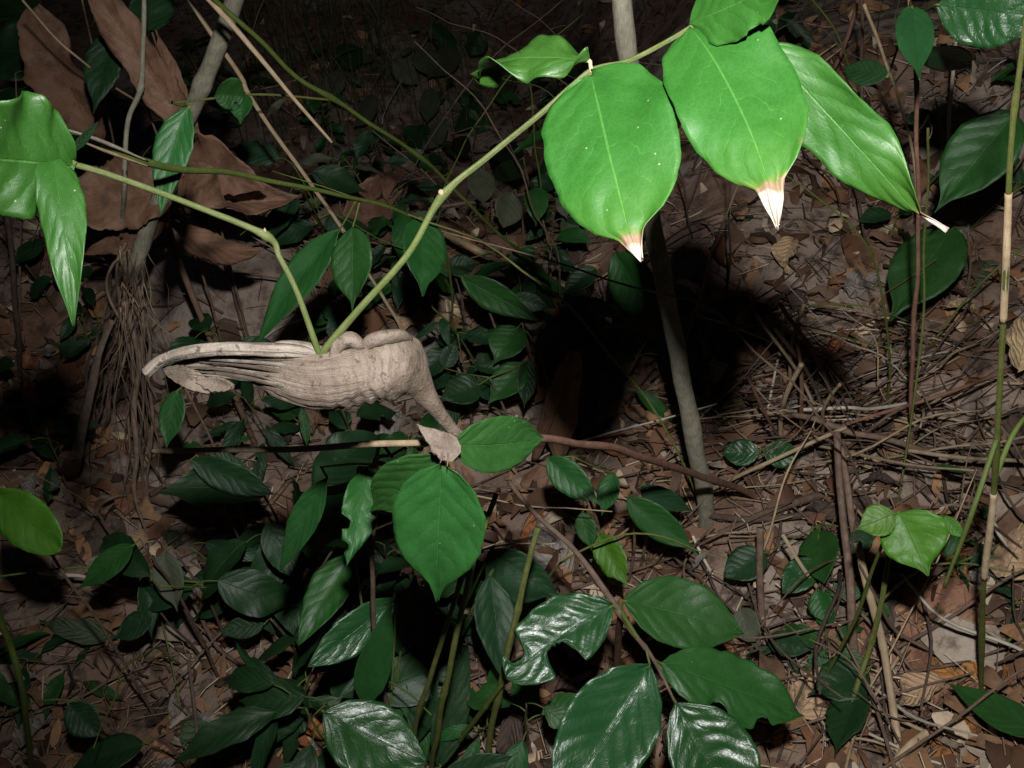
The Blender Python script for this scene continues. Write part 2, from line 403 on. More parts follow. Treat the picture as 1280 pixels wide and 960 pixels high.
def leaf_geo(B, T, wl, wr, pf='ell', roll=0.0, twist=0.0, fold=.15, arch=0.0, bow=0.0, wave=.05, quilt=.02, nveins=7,
             bites=(), nu=28, nv=10, seed=0, jag=.015, edgecurl=0.0, view=None, nrm=None, tcurl=0.0):
    """pinnate leaf blade from base B to tip T; wl / wr are half widths in metres seen by someone walking base -> tip;
    the blade faces the viewer, turned by roll about its midrib; fold > 0 lifts the edges, arch bulges the midrib to the viewer"""
    ax = T - B; L = ax.length
    mid = (B + T) / 2
    n0 = nrm if nrm is not None else ((view or CAM) - mid).normalized()
    t0 = ax.normalized(); N0 = (n0 - t0 * n0.dot(t0)).normalized()
    N0 = Matrix.Rotation(roll, 3, t0) @ N0
    S0 = t0.cross(N0)
    ctrl = mid + N0 * (arch * L) * 2 + S0 * (bow * L) * 2
    verts, faces, uvs = [], [], []
    h = nv // 2
    for i in range(nu + 1):
        t = i / nu
        t = t if t < .7 else .7 + (t - .7) * 1.0
        m = B * (1 - t) ** 2 + ctrl * 2 * t * (1 - t) + T * t * t
        tg = ((ctrl - B) * (1 - t) + (T - ctrl) * t).normalized()
        Nn = (N0 - tg * N0.dot(tg)).normalized()
        if twist: Nn = Matrix.Rotation(twist * (t - .3), 3, tg) @ Nn
        S = tg.cross(Nn)
        if tcurl and t > .84: m = m + S * (tcurl * L * ((t - .84) / .16) ** 1.5)
        for j in range(-h, h + 1):
            v = j / h; a = abs(v); sd = 1 if v >= 0 else -1
            W = wr if v >= 0 else wl
            pw = prof(pf, t)
            pw *= 1 + jag * noise.noise((t * 9 + seed, sd * 3.1, 2.2)) * 2 + jag * noise.noise((t * 31 + seed, sd * 5.1, 8.2))
            for (s_, tc, wd, dp) in bites:
                if s_ == sd:
                    q = abs(t - tc + .02 * noise.noise((t * 40, seed, a * 2))) / wd
                    if q < 1: pw *= 1 - dp * math.sqrt(max(0, 1 - q ** 3)) * (1 + .12 * noise.noise((t * 70, seed + 4, 0)))
            wv = W * pw
            z = fold * a * wv - edgecurl * a ** 3 * wv
            z += wave * W * a * a * noise.noise((t * 4.2 + seed * 1.7, sd * 2.0, seed)) * 2
            ph = t * nveins - 2.0 * a ** 1.35 + (.37 if sd > 0 else 0)
            ph += .45 * noise.noise((t * 4, v * 2, seed + 2))
            z += quilt * .6 * (1 + .9 * noise.noise((t * 3, v * 2.5, seed + 5))) * W * (abs(math.sin(math.pi * ph)) - .5) * min(1, a * 3) * (1 - .5 * a) * min(1, pw * 1.5)
            z += .05 * W * noise.noise((t * 5 + seed, v * 2.2, 3.3)) + .12 * W * noise.noise((t * 1.7 + seed, v * .9, 6.3))
            z += .012 * L * noise.noise((t * 2.2 + seed, .5, 9.1)) * min(1, t * 4)
            verts.append(m + S * (v * wv * math.cos(fold * .8)) + Nn * z)
            uvs.append((t, (v + 1) / 2))
    r = nv + 1 if nv % 2 == 0 else 2 * h + 1
    r = 2 * h + 1
    for i in range(nu):
        for j in range(r - 1):
            a = i * r + j
            faces.append((a, a + 1, a + r + 1, a + r))
    return verts, faces, uvs

_seed = [0]
def leaf(parent, base, tip, wl, wr=None, mat='mid', thick=.0004, pet=None, pet_mat=None, petr=.0011, label=None, name='leaf', **k):
    """traced leaf: base / tip are (px, py, d), widths in photo pixels; pet = point the leaf stalk starts from"""
    _seed[0] += 1
    wr = wl if wr is None else wr
    B, T = P(*base), P(*tip)
    dd = (depth(B) + depth(T)) / 2; c = max(.45, math.cos(k.get('roll', 0)))
    fc = math.cos(k.get('fold', .15) * .8)
    v, f, u = leaf_geo(B, T, wl * dd / F / c / fc, wr * dd / F / c / fc, seed=_seed[0] * 1.37, **k)
    o = mesh_obj(name, v, f, M[mat], parent, u)
    if thick:
        md = o.modifiers.new('thickness', 'SOLIDIFY'); md.thickness = thick; md.offset = -1
    if label: o['label'] = label
    if pet is not None:
        q = pet if isinstance(pet, Vector) else P(*pet)
        dirn = (T - B).normalized()
        md_ = q.lerp(B, .55) - Vector((0, 0, 0.03)) * (B - q).length
        tube('petiole', [q, md_, B, B + dirn * (T - B).length * .04], [petr * 1.2, petr, petr, petr * .7], pet_mat or 'green_stem', parent, sides=6, n=10)
    return o

def drop(p, lean=(0, 0)):
    """point on the ground below p"""
    x, y = p.x + lean[0], p.y + lean[1]
    return ground(x, y, -.01)

# ================================================================== THE SETTING: ground
def make_ground():
    def axis(c, half):
        out = []; n = 150
        for i in range(-n, n + 1):
            s = i / n
            out.append(c + half * s * .0 + math.copysign(1.9 * abs(s) * .95 + 60 * max(0, abs(s) - .62) ** 3 * 18.0, s))
        return out
    X = axis(0, 1); Y = axis(1.75, 1)
    V = [Vector((x, y, hgt(x, y))) for y in Y for x in X]
    n = len(X)
    Fc = [(j * n + i, j * n + i + 1, (j + 1) * n + i + 1, (j + 1) * n + i) for j in range(len(Y) - 1) for i in range(n - 1)]
    o = mesh_obj('ground', V, Fc, M['soil']); o['kind'] = 'structure'
make_ground()

# ================================================================== HERO: hollow swollen stem with green shoots
GD = .57
hero = thing('sapling', 'sapling with a swollen hollow pale brown burl and bright green shoots', 'sapling', P(985, 640, 0))

def burl():
    # (top px, bottom px, depth, thickness factor) along the burl
    S = [((205, 461), (208, 467), .575, .30), ((222, 452), (228, 482), .574, .30), ((245, 447), (250, 489), .572, .30), ((268, 444), (272, 481), .571, .36),
         ((296, 441), (294, 474), .570, .5), ((328, 440), (322, 482), .570, .66), ((360, 439), (350, 497), .570, .78), ((392, 439), (384, 510), .570, .85),
         ((418, 434), (420, 512), .570, .9), ((442, 431), (452, 506), .571, .95), ((466, 423), (476, 503), .573, .95), ((488, 417), (490, 499), .576, .92),
         ((509, 417), (501, 496), .579, .88), ((524, 426), (508, 494), .582, .86), ((532, 443), (512, 495), .586, .88), ((537, 463), (517, 498), .591, .95), ((543, 484), (525, 506), .597, 1.0),
         ((554, 507), (539, 519), .605, 1.0), ((567, 526), (555, 536), .614, 1.0), ((580, 541), (570, 550), .622, 1.0), ((596, 553), (590, 562), .63, 1.0)]
    n = 170; ring = 72
    tops = catmull([(a[0], a[1], d) for a, b, d, th in S], n)
    bots = catmull([(b[0], b[1], d) for a, b, d, th in S], n)
    ths = [v[0] for v in catmull([(th, 0, 0) for a, b, d, th in S], n)]
    V, U = [], []
    for i in range(n + 1):
        a = P(*tops[i]); b = P(*bots[i]); c = (a + b) / 2; hv = (a - b) / 2; r = hv.length
        away = (c - CAM).normalized(); s = i / n
        for k in range(ring):
            an = 2 * math.pi * k / ring; ca, sa = math.cos(an), math.sin(an)
            left = max(0, min(1, (.50 - s) / .2)); wr = math.exp(-((s - .47) / .09) ** 2); fine = max(0, min(1, (.95 - s) * 6))
            # long fibrous ridges on the open left half, following the grain
            q = ca * 5.2 + .35 * math.sin(s * 9)
            g = 1 + .085 * left * (noise.noise((q * 1.6, s * 3.5, 1.3)) + .7 * noise.noise((q * 4.5, s * 6, 4.1)))
            # crosswise wrinkles where the growth bulges
            g += .05 * wr * math.sin(s * 210 + 5 * noise.noise((ca * 1.4, sa, s * 12)) + ca * 3.0)
            g += .05 * fine * noise.noise((ca * 2.2, sa * 2.2, s * 22)) + .040 * noise.noise((ca * 4, sa * 4, s * 30)) + .009 * noise.noise((ca * 14, sa * 14, s * 150)) + .07 * fine * noise.noise((ca * 1.6 + 5 + s * 4, sa * 1.6, s * 15))
            if sa < 0 and s < .30:      # trough: the left end is split open towards the front
                g2 = .25 * (1 - s / .30)
            else: g2 = 0
            V.append(c + hv * (ca * g) + away * (sa * r * ths[i] * g + g2 * r * .8 * (1 - ca * ca)))
            U.append((s, k / ring))
    Fc = []
    for i in range(n):
        for k in range(ring):
            k2 = (k + 1) % ring
            Fc.append((i * ring + k, i * ring + k2, (i + 1) * ring + k2, (i + 1) * ring + k))
    Fc.append(tuple(range(ring - 1, -1, -1))); Fc.append(tuple(range(n * ring, (n + 1) * ring)))
    body = mesh_obj('burl', V, Fc, M['burl'], hero, U)
    # rolled bark lip over the split
    px = lambda w_: w_ * GD / F
    lip = [(182, 467, .562), (200, 452, .561), (228, 442, .560), (265, 437, .559), (300, 436, .559), (335, 437, .560), (370, 439, .562), (402, 444, .566)]
    v, f, u = tube_geo([P(*q) for q in lip], [px(6), px(6.5), px(7.5), px(7), px(7.5), px(8.5), px(8), px(5)], sides=24, n=110, lump=.6, seed=3, wob=.0012)
    mesh_obj('bark_lip', v, f, M['burl_lip'], body, [(b, a) for a, b in u])
    lip2 = [(330, 436, .566), (352, 433, .566), (380, 435, .566), (402, 441, .567), (418, 450, .565)]
    v, f, u = tube_geo([P(*q) for q in lip2], [px(2), px(7), px(8), px(8), px(3)], sides=16, n=40, lump=.3, seed=9)
    mesh_obj('bark_ridge', v, f, M['burl_lip'], body, [(b, a) for a, b in u])
    rb = random.Random(2)
    for sd_ in range(9):
        f_ = sd_ / 8; x0 = 226 + 40 * rb.random(); x2 = 370 + 60 * rb.random(); dd = .5605
        y0 = 447 + 22 * f_ + rb.uniform(-2, 2); y1 = 452 + 34 * f_; y2 = 462 + 46 * f_
        v, f, u = tube_geo([P(x0, y0, dd + .006), P((x0 * 2 + x2) / 3, (y0 * 2 + y1) / 3, dd + .003), P((x0 + x2 * 2) / 3, y1, dd + .001), P(x2, y2, dd + .005)], [px(.6), px(1.5 + rb.random()), px(1.4 + rb.random()), px(.5)], sides=7, n=46, lump=.8, seed=20 + sd_, wob=.0016)
        mesh_obj('wood_fibre', v, f, M['burl_lip'] if sd_ % 2 else M['burl'], body, [(b, a) for a, b in u])
    # torn flap hanging below the open end
    v, f, u = leaf_geo(P(246, 476, .566), P(290, 483, .556), px(8), px(10), 'blunt', fold=.5, wave=.15, quilt=0, jag=.12, nu=30, nv=12, seed=5.5, arch=-.08)
    o = mesh_obj('torn_flap', v, f, M['burl_knob'], body, u); o.modifiers.new('thickness', 'SOLIDIFY').thickness = .002
    v, f, u = leaf_geo(P(204, 462, .569), P(266, 489, .566), px(15), px(9), 'blunt', fold=.3, wave=.15, quilt=.02, jag=.12, nu=30, nv=12, seed=8.5)
    o = mesh_obj('torn_flap', v, f, M['burl'], body, u); o.modifiers.new('thickness', 'SOLIDIFY').thickness = .002
    # knobs on the crown of the swelling
    for pts, r in (([(416, 448, .563), (424, 430, .561), (437, 424, .561), (449, 430, .563), (452, 436, .568)], [6, 9, 10, 8, 5]),
                   ([(456, 434, .562), (464, 426, .561), (480, 421, .561), (500, 419, .565), (512, 424, .572)], [6, 9, 9, 8, 5])):
        v, f, u = tube_geo([P(*q) for q in pts], [px(q) for q in r], sides=16, n=36, lump=.35, seed=r[1] + pts[0][0])
        mesh_obj('knob', v, f, M['burl_knob'], body, [(b, a) for a, b in u])
    # scrap of bark at the foot of the neck
    v, f, u = leaf_geo(P(521, 530, .604), P(570, 572, .592), px(20), px(15), 'tri', fold=.15, wave=.15, quilt=.03, jag=.08, nu=24, nv=10, seed=2.2)
    o = mesh_obj('bark_scrap', v, f, M['burl_knob'], body, u); o.modifiers.new('thickness', 'SOLIDIFY').thickness = .001
    for i in range(2):
        tube('bark_shred', [P(553 + i * 7, 566, .594), P(552 + i * 8, 574, .592), P(550 + i * 9, 579 + i * 4, .59)], [.0008, .0006, .0002], 'fibre', body, sides=5)
burl()
px6 = lambda w_, d: w_ * d / F
tube('root_stem', [P(588, 554, .627), P(640, 552, .66), P(690, 549, .72), P(760, 560, .85), P(830, 580, 1.02), P(890, 600, 1.2), P(940, 618, 1.36), P(985, 640, 0) - Vector((0, 0, .02))],
     [.0030, .0030, .0029, .0034, .0038, .0042, .0044, .0046], 'redtwig', hero, n=60, wob=.003, sides=9, lump=.2)
tube('dead_branch', [P(190, 564, .86), P(235, 563, .83), P(320, 561, .78), P(420, 559, .71), P(530, 553, .635), P(572, 545, .62)],
     [.0021, .0022, .0024, .0024, .0022, .0018], 'straw', hero, n=50, sides=9, wob=.002, nodes=((.12, 1.3), (.34, 1.25)))
shoot = [(404, 446, .566), (407, 436, .562), (450, 386, .553), (510, 318, .54), (553, 245, .53), (612, 194, .525), (672, 145, .52), (738, 90, .515), (790, 75, .508), (864, 36, .50), (905, 12, .49), (960, -30, .47)]
tube('shoot', [P(*q) for q in shoot], [.0016, .0022, .0020, .0018, .0018, .0016, .0015, .0014, .0013, .0012, .0010, .0007], 'pale_stem', hero, n=110, sides=10,
     nodes=((.365, 1.45), (.635, 1.4), (.82, 1.35), (.02, 1.6)), wob=.0006)
tube('bud', [P(556, 246, .53), P(551, 240, .528), P(549, 238, .527)], [.0013, .0016, .0003], 'straw', hero, sides=7)
shoot2 = [(398, 444, .566), (396, 434, .562), (372, 366, .552), (350, 322, .545), (333, 295, .54), (240, 256, .52), (160, 226, .505), (108, 209, .495), (70, 200, .49)]
tube('shoot', [P(*q) for q in shoot2], [.0016, .0018, .0016, .0016, .0018, .0016, .0016, .0016, .0012], 'pale_stem', hero, n=90, sides=10, nodes=((.5, 1.55), (.02, 1.5)), wob=.0005)
tube('bud', [P(332, 296, .54), P(331, 289, .538), P(331, 285, .537)], [.0012, .001, .0002], 'straw', hero, sides=7)

HQ = dict(nu=60, nv=20)
leaf(hero, (737, 90, .513), (796, 328, .46), 90, 80, 'hero_tip_a', pf='obl', roll=.18, fold=.06, arch=.03, bow=-.005, wave=.07, quilt=.06, tcurl=-.02, nveins=6, label='broad oval leaf with a bleached dry tip', **HQ)
leaf(hero, (863, 34, .498), (976, 284, .43), 79, 74, 'hero_tip_b', pf='obl2', roll=-.12, fold=.04, arch=.045, bow=-.035, wave=.16, quilt=.07, tcurl=.012, nveins=6, label='leaf with a white withered tip', **HQ)
leaf(hero, (948, 52, .50), (1168, 296, .50), 42, 44, 'hero_tip_c', pf='obl3', roll=.35, fold=.12, arch=.04, bow=-.03, wave=.35, quilt=.07, tcurl=-.055, nveins=7, twist=.3, label='narrow leaf with a curled white tip', pet=(905, 14, .49), pet_mat='pale_stem', **HQ)
leaf(hero, (737, 76, .512), (588, 92, .56), 17, 24, 'hero', pf='ell', roll=.95, fold=.25, arch=.06, wave=.8, quilt=.05, label='leaf seen nearly edge on', pet=(740, 90, .514), pet_mat='straw', **HQ)
leaf(hero, (862, 30, .50), (992, -28, .44), 40, 44, 'hero', pf='ell', roll=-.3, fold=.1, wave=.15, quilt=.04, bites=((1, .62, .05, .12),), **HQ)
# leaves of the left shoot
leaf(hero, (92, 203, .49), (-70, 196, .44), 66, 82, 'hero', pf='blunt', roll=-.35, fold=.10, wave=.25, quilt=.05, **HQ)
leaf(hero, (62, 183, .485), (93, 407, .47), 29, 27, 'hero', pf='lance', roll=.05, fold=.15, arch=.13, wave=.25, quilt=.04, bow=-.02, twist=.5, label='folded leaf hanging with a shiny bend', pet=(95, 205, .49), **HQ)
leaf(hero, (88, 190, .492), (124, 152, .53), 5, 6, 'dim', pf='lance', roll=.5, nu=16, nv=8)

# three leaf spray at the foot of the burl's neck
c0 = P(566, 566, .606)
tube('leaf_stalk', [P(578, 549, .620), P(572, 560, .611), c0], [.0026, .002, .0016], 'twig', hero, n=10)
leaf(hero, (564, 556, .600), (679, 546, .66), 35, 34, 'mid', pf='ell', roll=.30, fold=.10, arch=.03, bow=.02, quilt=.045, nveins=6, wave=.05, pet=c0, **HQ)
leaf(hero, (552, 578, .606), (548, 749, .66), 57, 57, 'mid', pf='drip', roll=.22, fold=.10, arch=.03, quilt=.03, nveins=7, wave=.06, pet=c0, **HQ)
leaf(hero, (550, 570, .614), (462, 640, .67), 38, 38, 'mid', pf='drip', roll=-.3, fold=.12, arch=.04, quilt=.035, wave=.06, pet=c0, **HQ)

bit = thing('seedling', 'thin seedling with insect-eaten narrow leaves left of the three leaf spray', 'seedling', drop(P(450, 600, .85)))
b0 = P(470, 581, .80)
tube('stem', [bit.location - Vector((0, 0, .02)), bit.location.lerp(b0, .5) + Vector((-.02, 0, 0)), b0, P(500, 579, .78)], [.003, .0026, .0018, .001], 'twig', bit, n=30, wob=.004)
tube('petiole', [b0, P(440, 580, .80), P(400, 584, .81)], [.0012, .001, .0008], 'pale', bit)
leaf(bit, (462, 583, .80), (434, 707, .76), 26, 25, 'mid', pf='lance', roll=-.2, fold=.2, wave=.25, jag=.06, bites=((1, .62, .07, .6), (-1, .45, .05, .5), (1, .82, .05, .7)), pet=b0, nu=48, nv=12)
leaf(bit, (409, 597, .82), (349, 716, .86), 17, 19, 'gloss', pf='lance', roll=.3, fold=.3, wave=.15, quilt=.05, jag=.04, pet=(402, 584, .81), nu=44, nv=12)

# ------------------------------------------------------------------ glossy shrub at the bottom
sh = thing('shrub', 'low shrub with large shiny dark green leaves on a brown forked twig', 'shrub', P(771, 868, 0))
fork = P(776, 764, .96)
tube('stem', [sh.location - Vector((0, 0, .02)), P(772, 820, 1.12), fork], [.0042, .004, .0036], 'redtwig', sh, n=24, wob=.002, lump=.2)
tube('branch', [P(636, 602, 1.02), P(668, 640, 1.0), P(722, 692, .98), fork, P(790, 788, .94), P(815, 822, .91), P(846, 882, .88)], [.0022, .0025, .0028, .0034, .0026, .0020, .0012], 'twig', sh, n=60, wob=.003, lump=.25, nodes=((.5, 1.4), (.78, 1.3)))
tube('branch', [fork, P(800, 800, .93), P(828, 838, .92)], [.0024, .0018, .0012], 'green_stem', sh, n=24, wob=.002)
leaf(sh, (766, 757, .955), (633, 848, .93), 42, 46, 'gloss', pf='blunt', roll=.06, fold=.22, quilt=.11, nveins=6, wave=.12, bow=.03, bites=((1, .83, .085, .8), (-1, .56, .13, .88)), label='shiny leaf with large insect bites', pet=fork, **HQ)
leaf(sh, (779, 751, .95), (930, 792, .97), 44, 42, 'mid', pf='ell', roll=-.2, fold=.12, quilt=.035, nveins=7, bow=-.02, pet=fork, **HQ)
leaf(sh, (826, 829, .92), (1006, 894, .94), 42, 42, 'mid', pf='ell', roll=-.35, fold=.1, quilt=.05, wave=.18, jag=.05, bites=((1, .42, .07, .5), (1, .7, .05, .35)), label='leaf with a notch eaten from its edge', pet=P(815, 822, .91), **HQ)
leaf(sh, (812, 831, .91), (690, 1015, .86), 54, 60, 'gloss', pf='ell', roll=-.06, fold=.30, quilt=.10, nveins=8, wave=.06, bow=-.02, pet=P(808, 812, .915), **HQ)
leaf(sh, (845, 878, .88), (930, 1040, .85), 62, 44, 'gloss', pf='ell', roll=-.10, fold=.25, quilt=.09, nveins=8, wave=.06, pet=P(840, 870, .885), **HQ)

# ------------------------------------------------------------------ cane stalks and the glossy leaves, lower middle
cane = thing('cut_stalks', 'tuft of yellow-green leafless stalks rising beside the bitten shiny leaf', 'stalk', P(585, 1010, 0))
for pts_, r0, mt in (([(672, 660, .92), (632, 830, 1.0), (596, 1005, 0)], .0033, 'yellow_stem'), ([(620, 618, .79), (585, 730, .83), (552, 890, .97), (528, 1010, 0)], .0027, 'yellow_stem'),
                      ([(606, 640, .81), (572, 740, .85), (521, 905, 1.0), (498, 1000, 0)], .0024, 'yellow_stem'), ([(632, 850, 1.0), (590, 905, 1.08), (532, 968, 0)], .0028, 'green_stem')):
    q_ = [P(*p) for p in pts_]; q_[-1] = q_[-1] - Vector((0, 0, .01))
    tube('stalk', q_, [r0 * .8, r0, r0 * 1.1], mt, cane, n=50, wob=.004, sides=9, nodes=((.3, 1.3), (.62, 1.35)), lump=.12)

gp = thing('broadleaf_plant', 'broadleaf plant with upright ribbed green leaves left of the leafless stalks', 'plant', drop(P(470, 900, 1.1)))
g0 = gp.location + Vector((0, 0, .06))
tube('stem', [gp.location - Vector((0, 0, .02)), g0, g0 + Vector((0, 0, .04))], [.005, .0045, .003], 'green_stem', gp)
GQ = dict(nu=44, nv=14)
g1 = g0 + Vector((0, 0, .035))
for bs, tp, wl, wr, mt, kw in [
    ((404, 890, .93), (535, 955, .93), 40, 52, 'gloss', dict(pf='ell', roll=-.12, fold=.15, quilt=.07, nveins=7)),
    ((456, 882, 1.02), (489, 754, .98), 24, 20, 'gloss', dict(pf='lance', roll=.10, fold=.35, quilt=.05)),
    ((495, 748, 1.04), (384, 834, 1.0), 26, 24, 'gloss', dict(pf='ell', roll=-.35, fold=.15, quilt=.06)),
    ((442, 690, 1.08), (372, 806, 1.04), 26, 26, 'mid', dict(pf='lance', roll=.45, fold=.2)),
    ((612, 690, 1.14), (704, 748, 1.16), 22, 42, 'dim', dict(pf='drip', roll=.3, fold=.1)),
    ((612, 718, 1.14), (628, 850, 1.12), 26, 28, 'dim', dict(pf='lance', roll=-.3, fold=.2)),
    ((548, 960, 1.12), (585, 800, 1.12), 22, 22, 'dim', dict(pf='lance', roll=.2, fold=.2)),
    ((520, 930, 1.14), (545, 800, 1.14), 20, 18, 'dim', dict(pf='lance', roll=-.4, fold=.2)),
    ((500, 820, 1.12), (520, 720, 1.12), 24, 22, 'dim', dict(pf='lance', roll=.5, fold=.2)),
    ((470, 840, 1.14), (408, 745, 1.12), 20, 20, 'dim', dict(pf='lance', roll=-.2, fold=.2)),
    ((545, 985, 1.0), (640, 945, 1.0), 22, 22, 'dim', dict(pf='ell', roll=.2, fold=.2))]:
    leaf(gp, bs, tp, wl, wr, mt, pet=g1, petr=.0015, **kw, **GQ)

# ------------------------------------------------------------------ bright young seedling, right
yg = thing('seedling', 'young seedling with lime green heart-shaped leaves beside the dry stalks', 'seedling', drop(P(1114, 642, .93)))
y0 = P(1114, 644, .91)
tube('stem', [yg.location - Vector((0, 0, .02)), yg.location.lerp(y0, .5) + Vector((.01, 0, 0)), y0], [.0022, .002, .0015], 'green_stem', yg, n=20, wob=.003)
leaf(yg, (1124, 640, .90), (1160, 720, .88), 46, 36, 'lime', pf='drip', roll=.15, fold=.08, quilt=.06, nveins=5, wave=.12, pet=y0, nu=44, nv=16)
leaf(yg, (1118, 642, .895), (1070, 662, .90), 21, 20, 'lime', pf='drip', roll=.1, fold=.1, pet=y0, nu=28, nv=12)
leaf(yg, (1180, 645, .95), (1205, 672, .94), 8, 10, 'lime', pf='ell', roll=.3, pet=y0, nu=24, nv=8)

# ------------------------------------------------------------------ tall plants at the top right
tr = thing('sapling', 'tall sapling with glossy dark leaves on a thin reddish stem beside the bamboo culm', 'sapling', P(1138, 575, 0))
tp_ = upright((1138, 578), [(1141, 450), (1148, 300), (1144, 130), (1139, 10), (1136, -80)], .0)
tube('stem', tp_, [.0028, .0028, .0027, .0025, .0023, .002, .0015], 'redtwig', tr, n=50, wob=.004, nodes=((.4, 1.2), (.7, 1.2)))
ty = depth(tp_[4]) - depth(P(1148, 300, 1.12))
leaf(tr, (1140, 8, .94 + ty), (1149, 100, .90 + ty), 22, 23, 'gloss', pf='drip', roll=-.12, fold=.25, quilt=.10, pet=tp_[5].lerp(tp_[6], .1), nu=44, nv=14)
leaf(tr, (1170, 6, .93 + ty), (1315, 22, .88 + ty), 44, 44, 'gloss', pf='ell', roll=.10, fold=.15, quilt=.10, nveins=9, pet=tp_[5].lerp(tp_[6], .0), nu=54, nv=16)
leaf(tr, (1110, 95, 1.06 + ty), (1055, 85, 1.1 + ty), 18, 14, 'dim', pf='ell', roll=.35, fold=.2, pet=tp_[5], nu=24, nv=10)
leaf(tr, (1150, 60, 1.0 + ty), (1215, 82, 1.1 + ty), 18, 16, 'dim', pf='ell', roll=.6, fold=.2, pet=tp_[5], nu=24, nv=10)

bam = thing('bamboo_culm', 'thin green bamboo culm with straw coloured joints, rising at the right edge', 'bamboo', P(1226, 870, 0))
bpts = upright((1226, 872), [(1229, 740), (1241, 630), (1249, 500), (1257, 340), (1264, 180), (1278, 60), (1290, -40)], .05)
tube('culm', bpts, [.0026, .0026, .0026, .0025, .0024, .0022, .0019, .0017, .0015], 'yellow_stem', bam, n=90, sides=10, nodes=((.2, 1.35), (.43, 1.35), (.62, 1.35), (.8, 1.35)))
mixp = lambda a, f: bpts[a].lerp(bpts[a + 1], f)
bpath = catmull(bpts, 90)
tube('sheath', bpath[24:36], [.0033, .0034, .0029], 'straw', bam, n=24)
tube('sheath', bpath[52:64], [.0029, .0029, .0025], 'straw', bam, n=24)
for (f_, q1, q2) in ((.65, (1215, 640), (1180, 735)), (.25, (1268, 540), (1300, 500))):
    a_ = mixp(3, f_)
    tube('side_branch', [a_, P(*q1, depth(a_)), P(*q2, depth(a_) + .03)], [.0024, .0022, .0014], 'green_stem', bam, n=20, wob=.003)

rl = thing('plant', 'long strap leaf reaching in over the litter at the lower right edge', 'plant', P(1330, 960, 0))
r0 = rl.location + Vector((0, 0, .08))
tube('stem', [rl.location - Vector((0, 0, .02)), r0], [.003, .002], 'green_stem', rl)
leaf(rl, (1310, 922, -.10), (1186, 855, -.07), 22, 20, 'mid', pf='lance', roll=.25, fold=.2, pet=r0, nu=36, nv=12)

# ------------------------------------------------------------------ pole saplings
pole = thing('pole_sapling', 'straight grey leafless sapling pole behind the oval leaf with dry tip', 'tree', P(884, 650, 0))
tube('trunk', upright((884, 650), [(879, 605), (858, 500), (835, 380), (814, 270), (797, 130), (780, 20), (768, -80), (758, -180)], -.03),
     [.0175, .0125, .0112, .0104, .0098, .0092, .0088, .0085, .0082, .008], 'bark', pole, n=110, sides=18, wob=.004, lump=.10, nodes=((.3, 1.08), (.5, 1.06), (.75, 1.08)))
tube('side_shoot', [P(884, 665, 1.52), P(905, 695, 1.50), P(918, 725, 1.47)], [.003, .0024, .0015], 'green_stem', pole)

lian = thing('old_pole', 'leaning grey pole whose rotted foot frays into brown root fibres', 'tree', P(120, 590, 0))
tube('trunk', [P(318, -60, 1.10), P(292, 8, 1.16), P(262, 82, 1.22), P(232, 160, 1.28), P(200, 245, 1.34), P(176, 310, 1.40), P(165, 350, 1.43)],
     [.0095, .010, .0105, .011, .0105, .011, .008], 'bark', lian, n=70, sides=14, wob=.006, lump=.15, nodes=((.38, 1.2),))
rr = random.Random(4)
ends = [(88, 580), (100, 586), (112, 580), (128, 560), (170, 560), (178, 600), (184, 640), (192, 566), (200, 580), (176, 520), (165, 590), (150, 470), (186, 690), (108, 540), (160, 640), (196, 500), (140, 420), (178, 660)]
for i, (ex, ey) in enumerate(ends):
    sx = 150 + rr.random() * 32
    m1 = (sx * .62 + ex * .38 + rr.uniform(-8, 8), 310 + (ey - 310) * .36); m2 = (sx * .28 + ex * .72 + rr.uniform(-8, 8), 310 + (ey - 310) * .7)
    d1 = 1.40
    de = depth(P(ex, ey, 0)) if ey > 500 else 1.48
    tube('root_fibre', [P(sx, 300 + rr.random() * 20, d1), P(*m1, d1 + (de - d1) * .36), P(*m2, d1 + (de - d1) * .7), P(ex, ey, de)],
         [.0022, .0014 + rr.random() * .0034, .0013 + rr.random() * .003, .0012], 'fibre', lian, n=26, sides=6, wob=.018, seed=i, lump=.4)
for i in range(34):
    sx, sy = 148 + rr.random() * 36, 305 + rr.random() * 90
    ex, ey = sx + rr.uniform(-60, 45), sy + rr.uniform(60, 260)
    de = min(1.55, depth(P(ex, ey, 0)) - .01)
    tube('rootlet', [P(sx, sy, 1.39), P((sx + ex) / 2 + rr.uniform(-16, 16), (sy + ey) / 2, (1.37 + de) / 2), P(ex, ey, de)], [.0009, .0007, .0004], rr.choice(['fibre', 'straw', 'twig']), lian, n=22, sides=5, wob=.022, seed=50 + i)
tube('flared_foot', [P(140, 400, 1.42), P(118, 470, 1.44), P(102, 540, 1.45), P(92, 578, 1.45), P(84, 590, 0)], [.004, .006, .007, .011, .017], 'fibre', lian, n=40, sides=14, wob=.006, lump=.5, flat=.5)

log = thing('fallen_branch', 'broken brown branch lying across the soil below the frayed pole foot', 'branch', P(180, 612, 0))
tube('branch', [P(70, 582, -.02), P(130, 600, -.02), P(200, 622, -.018), P(276, 652, -.012)], [.016, .014, .013, .011], 'twig', log, n=40, sides=12, lump=.3, wob=.006)
tube('stub', [P(190, 618, -.03), P(206, 606, -.06)], [.006, .003], 'twig', log)

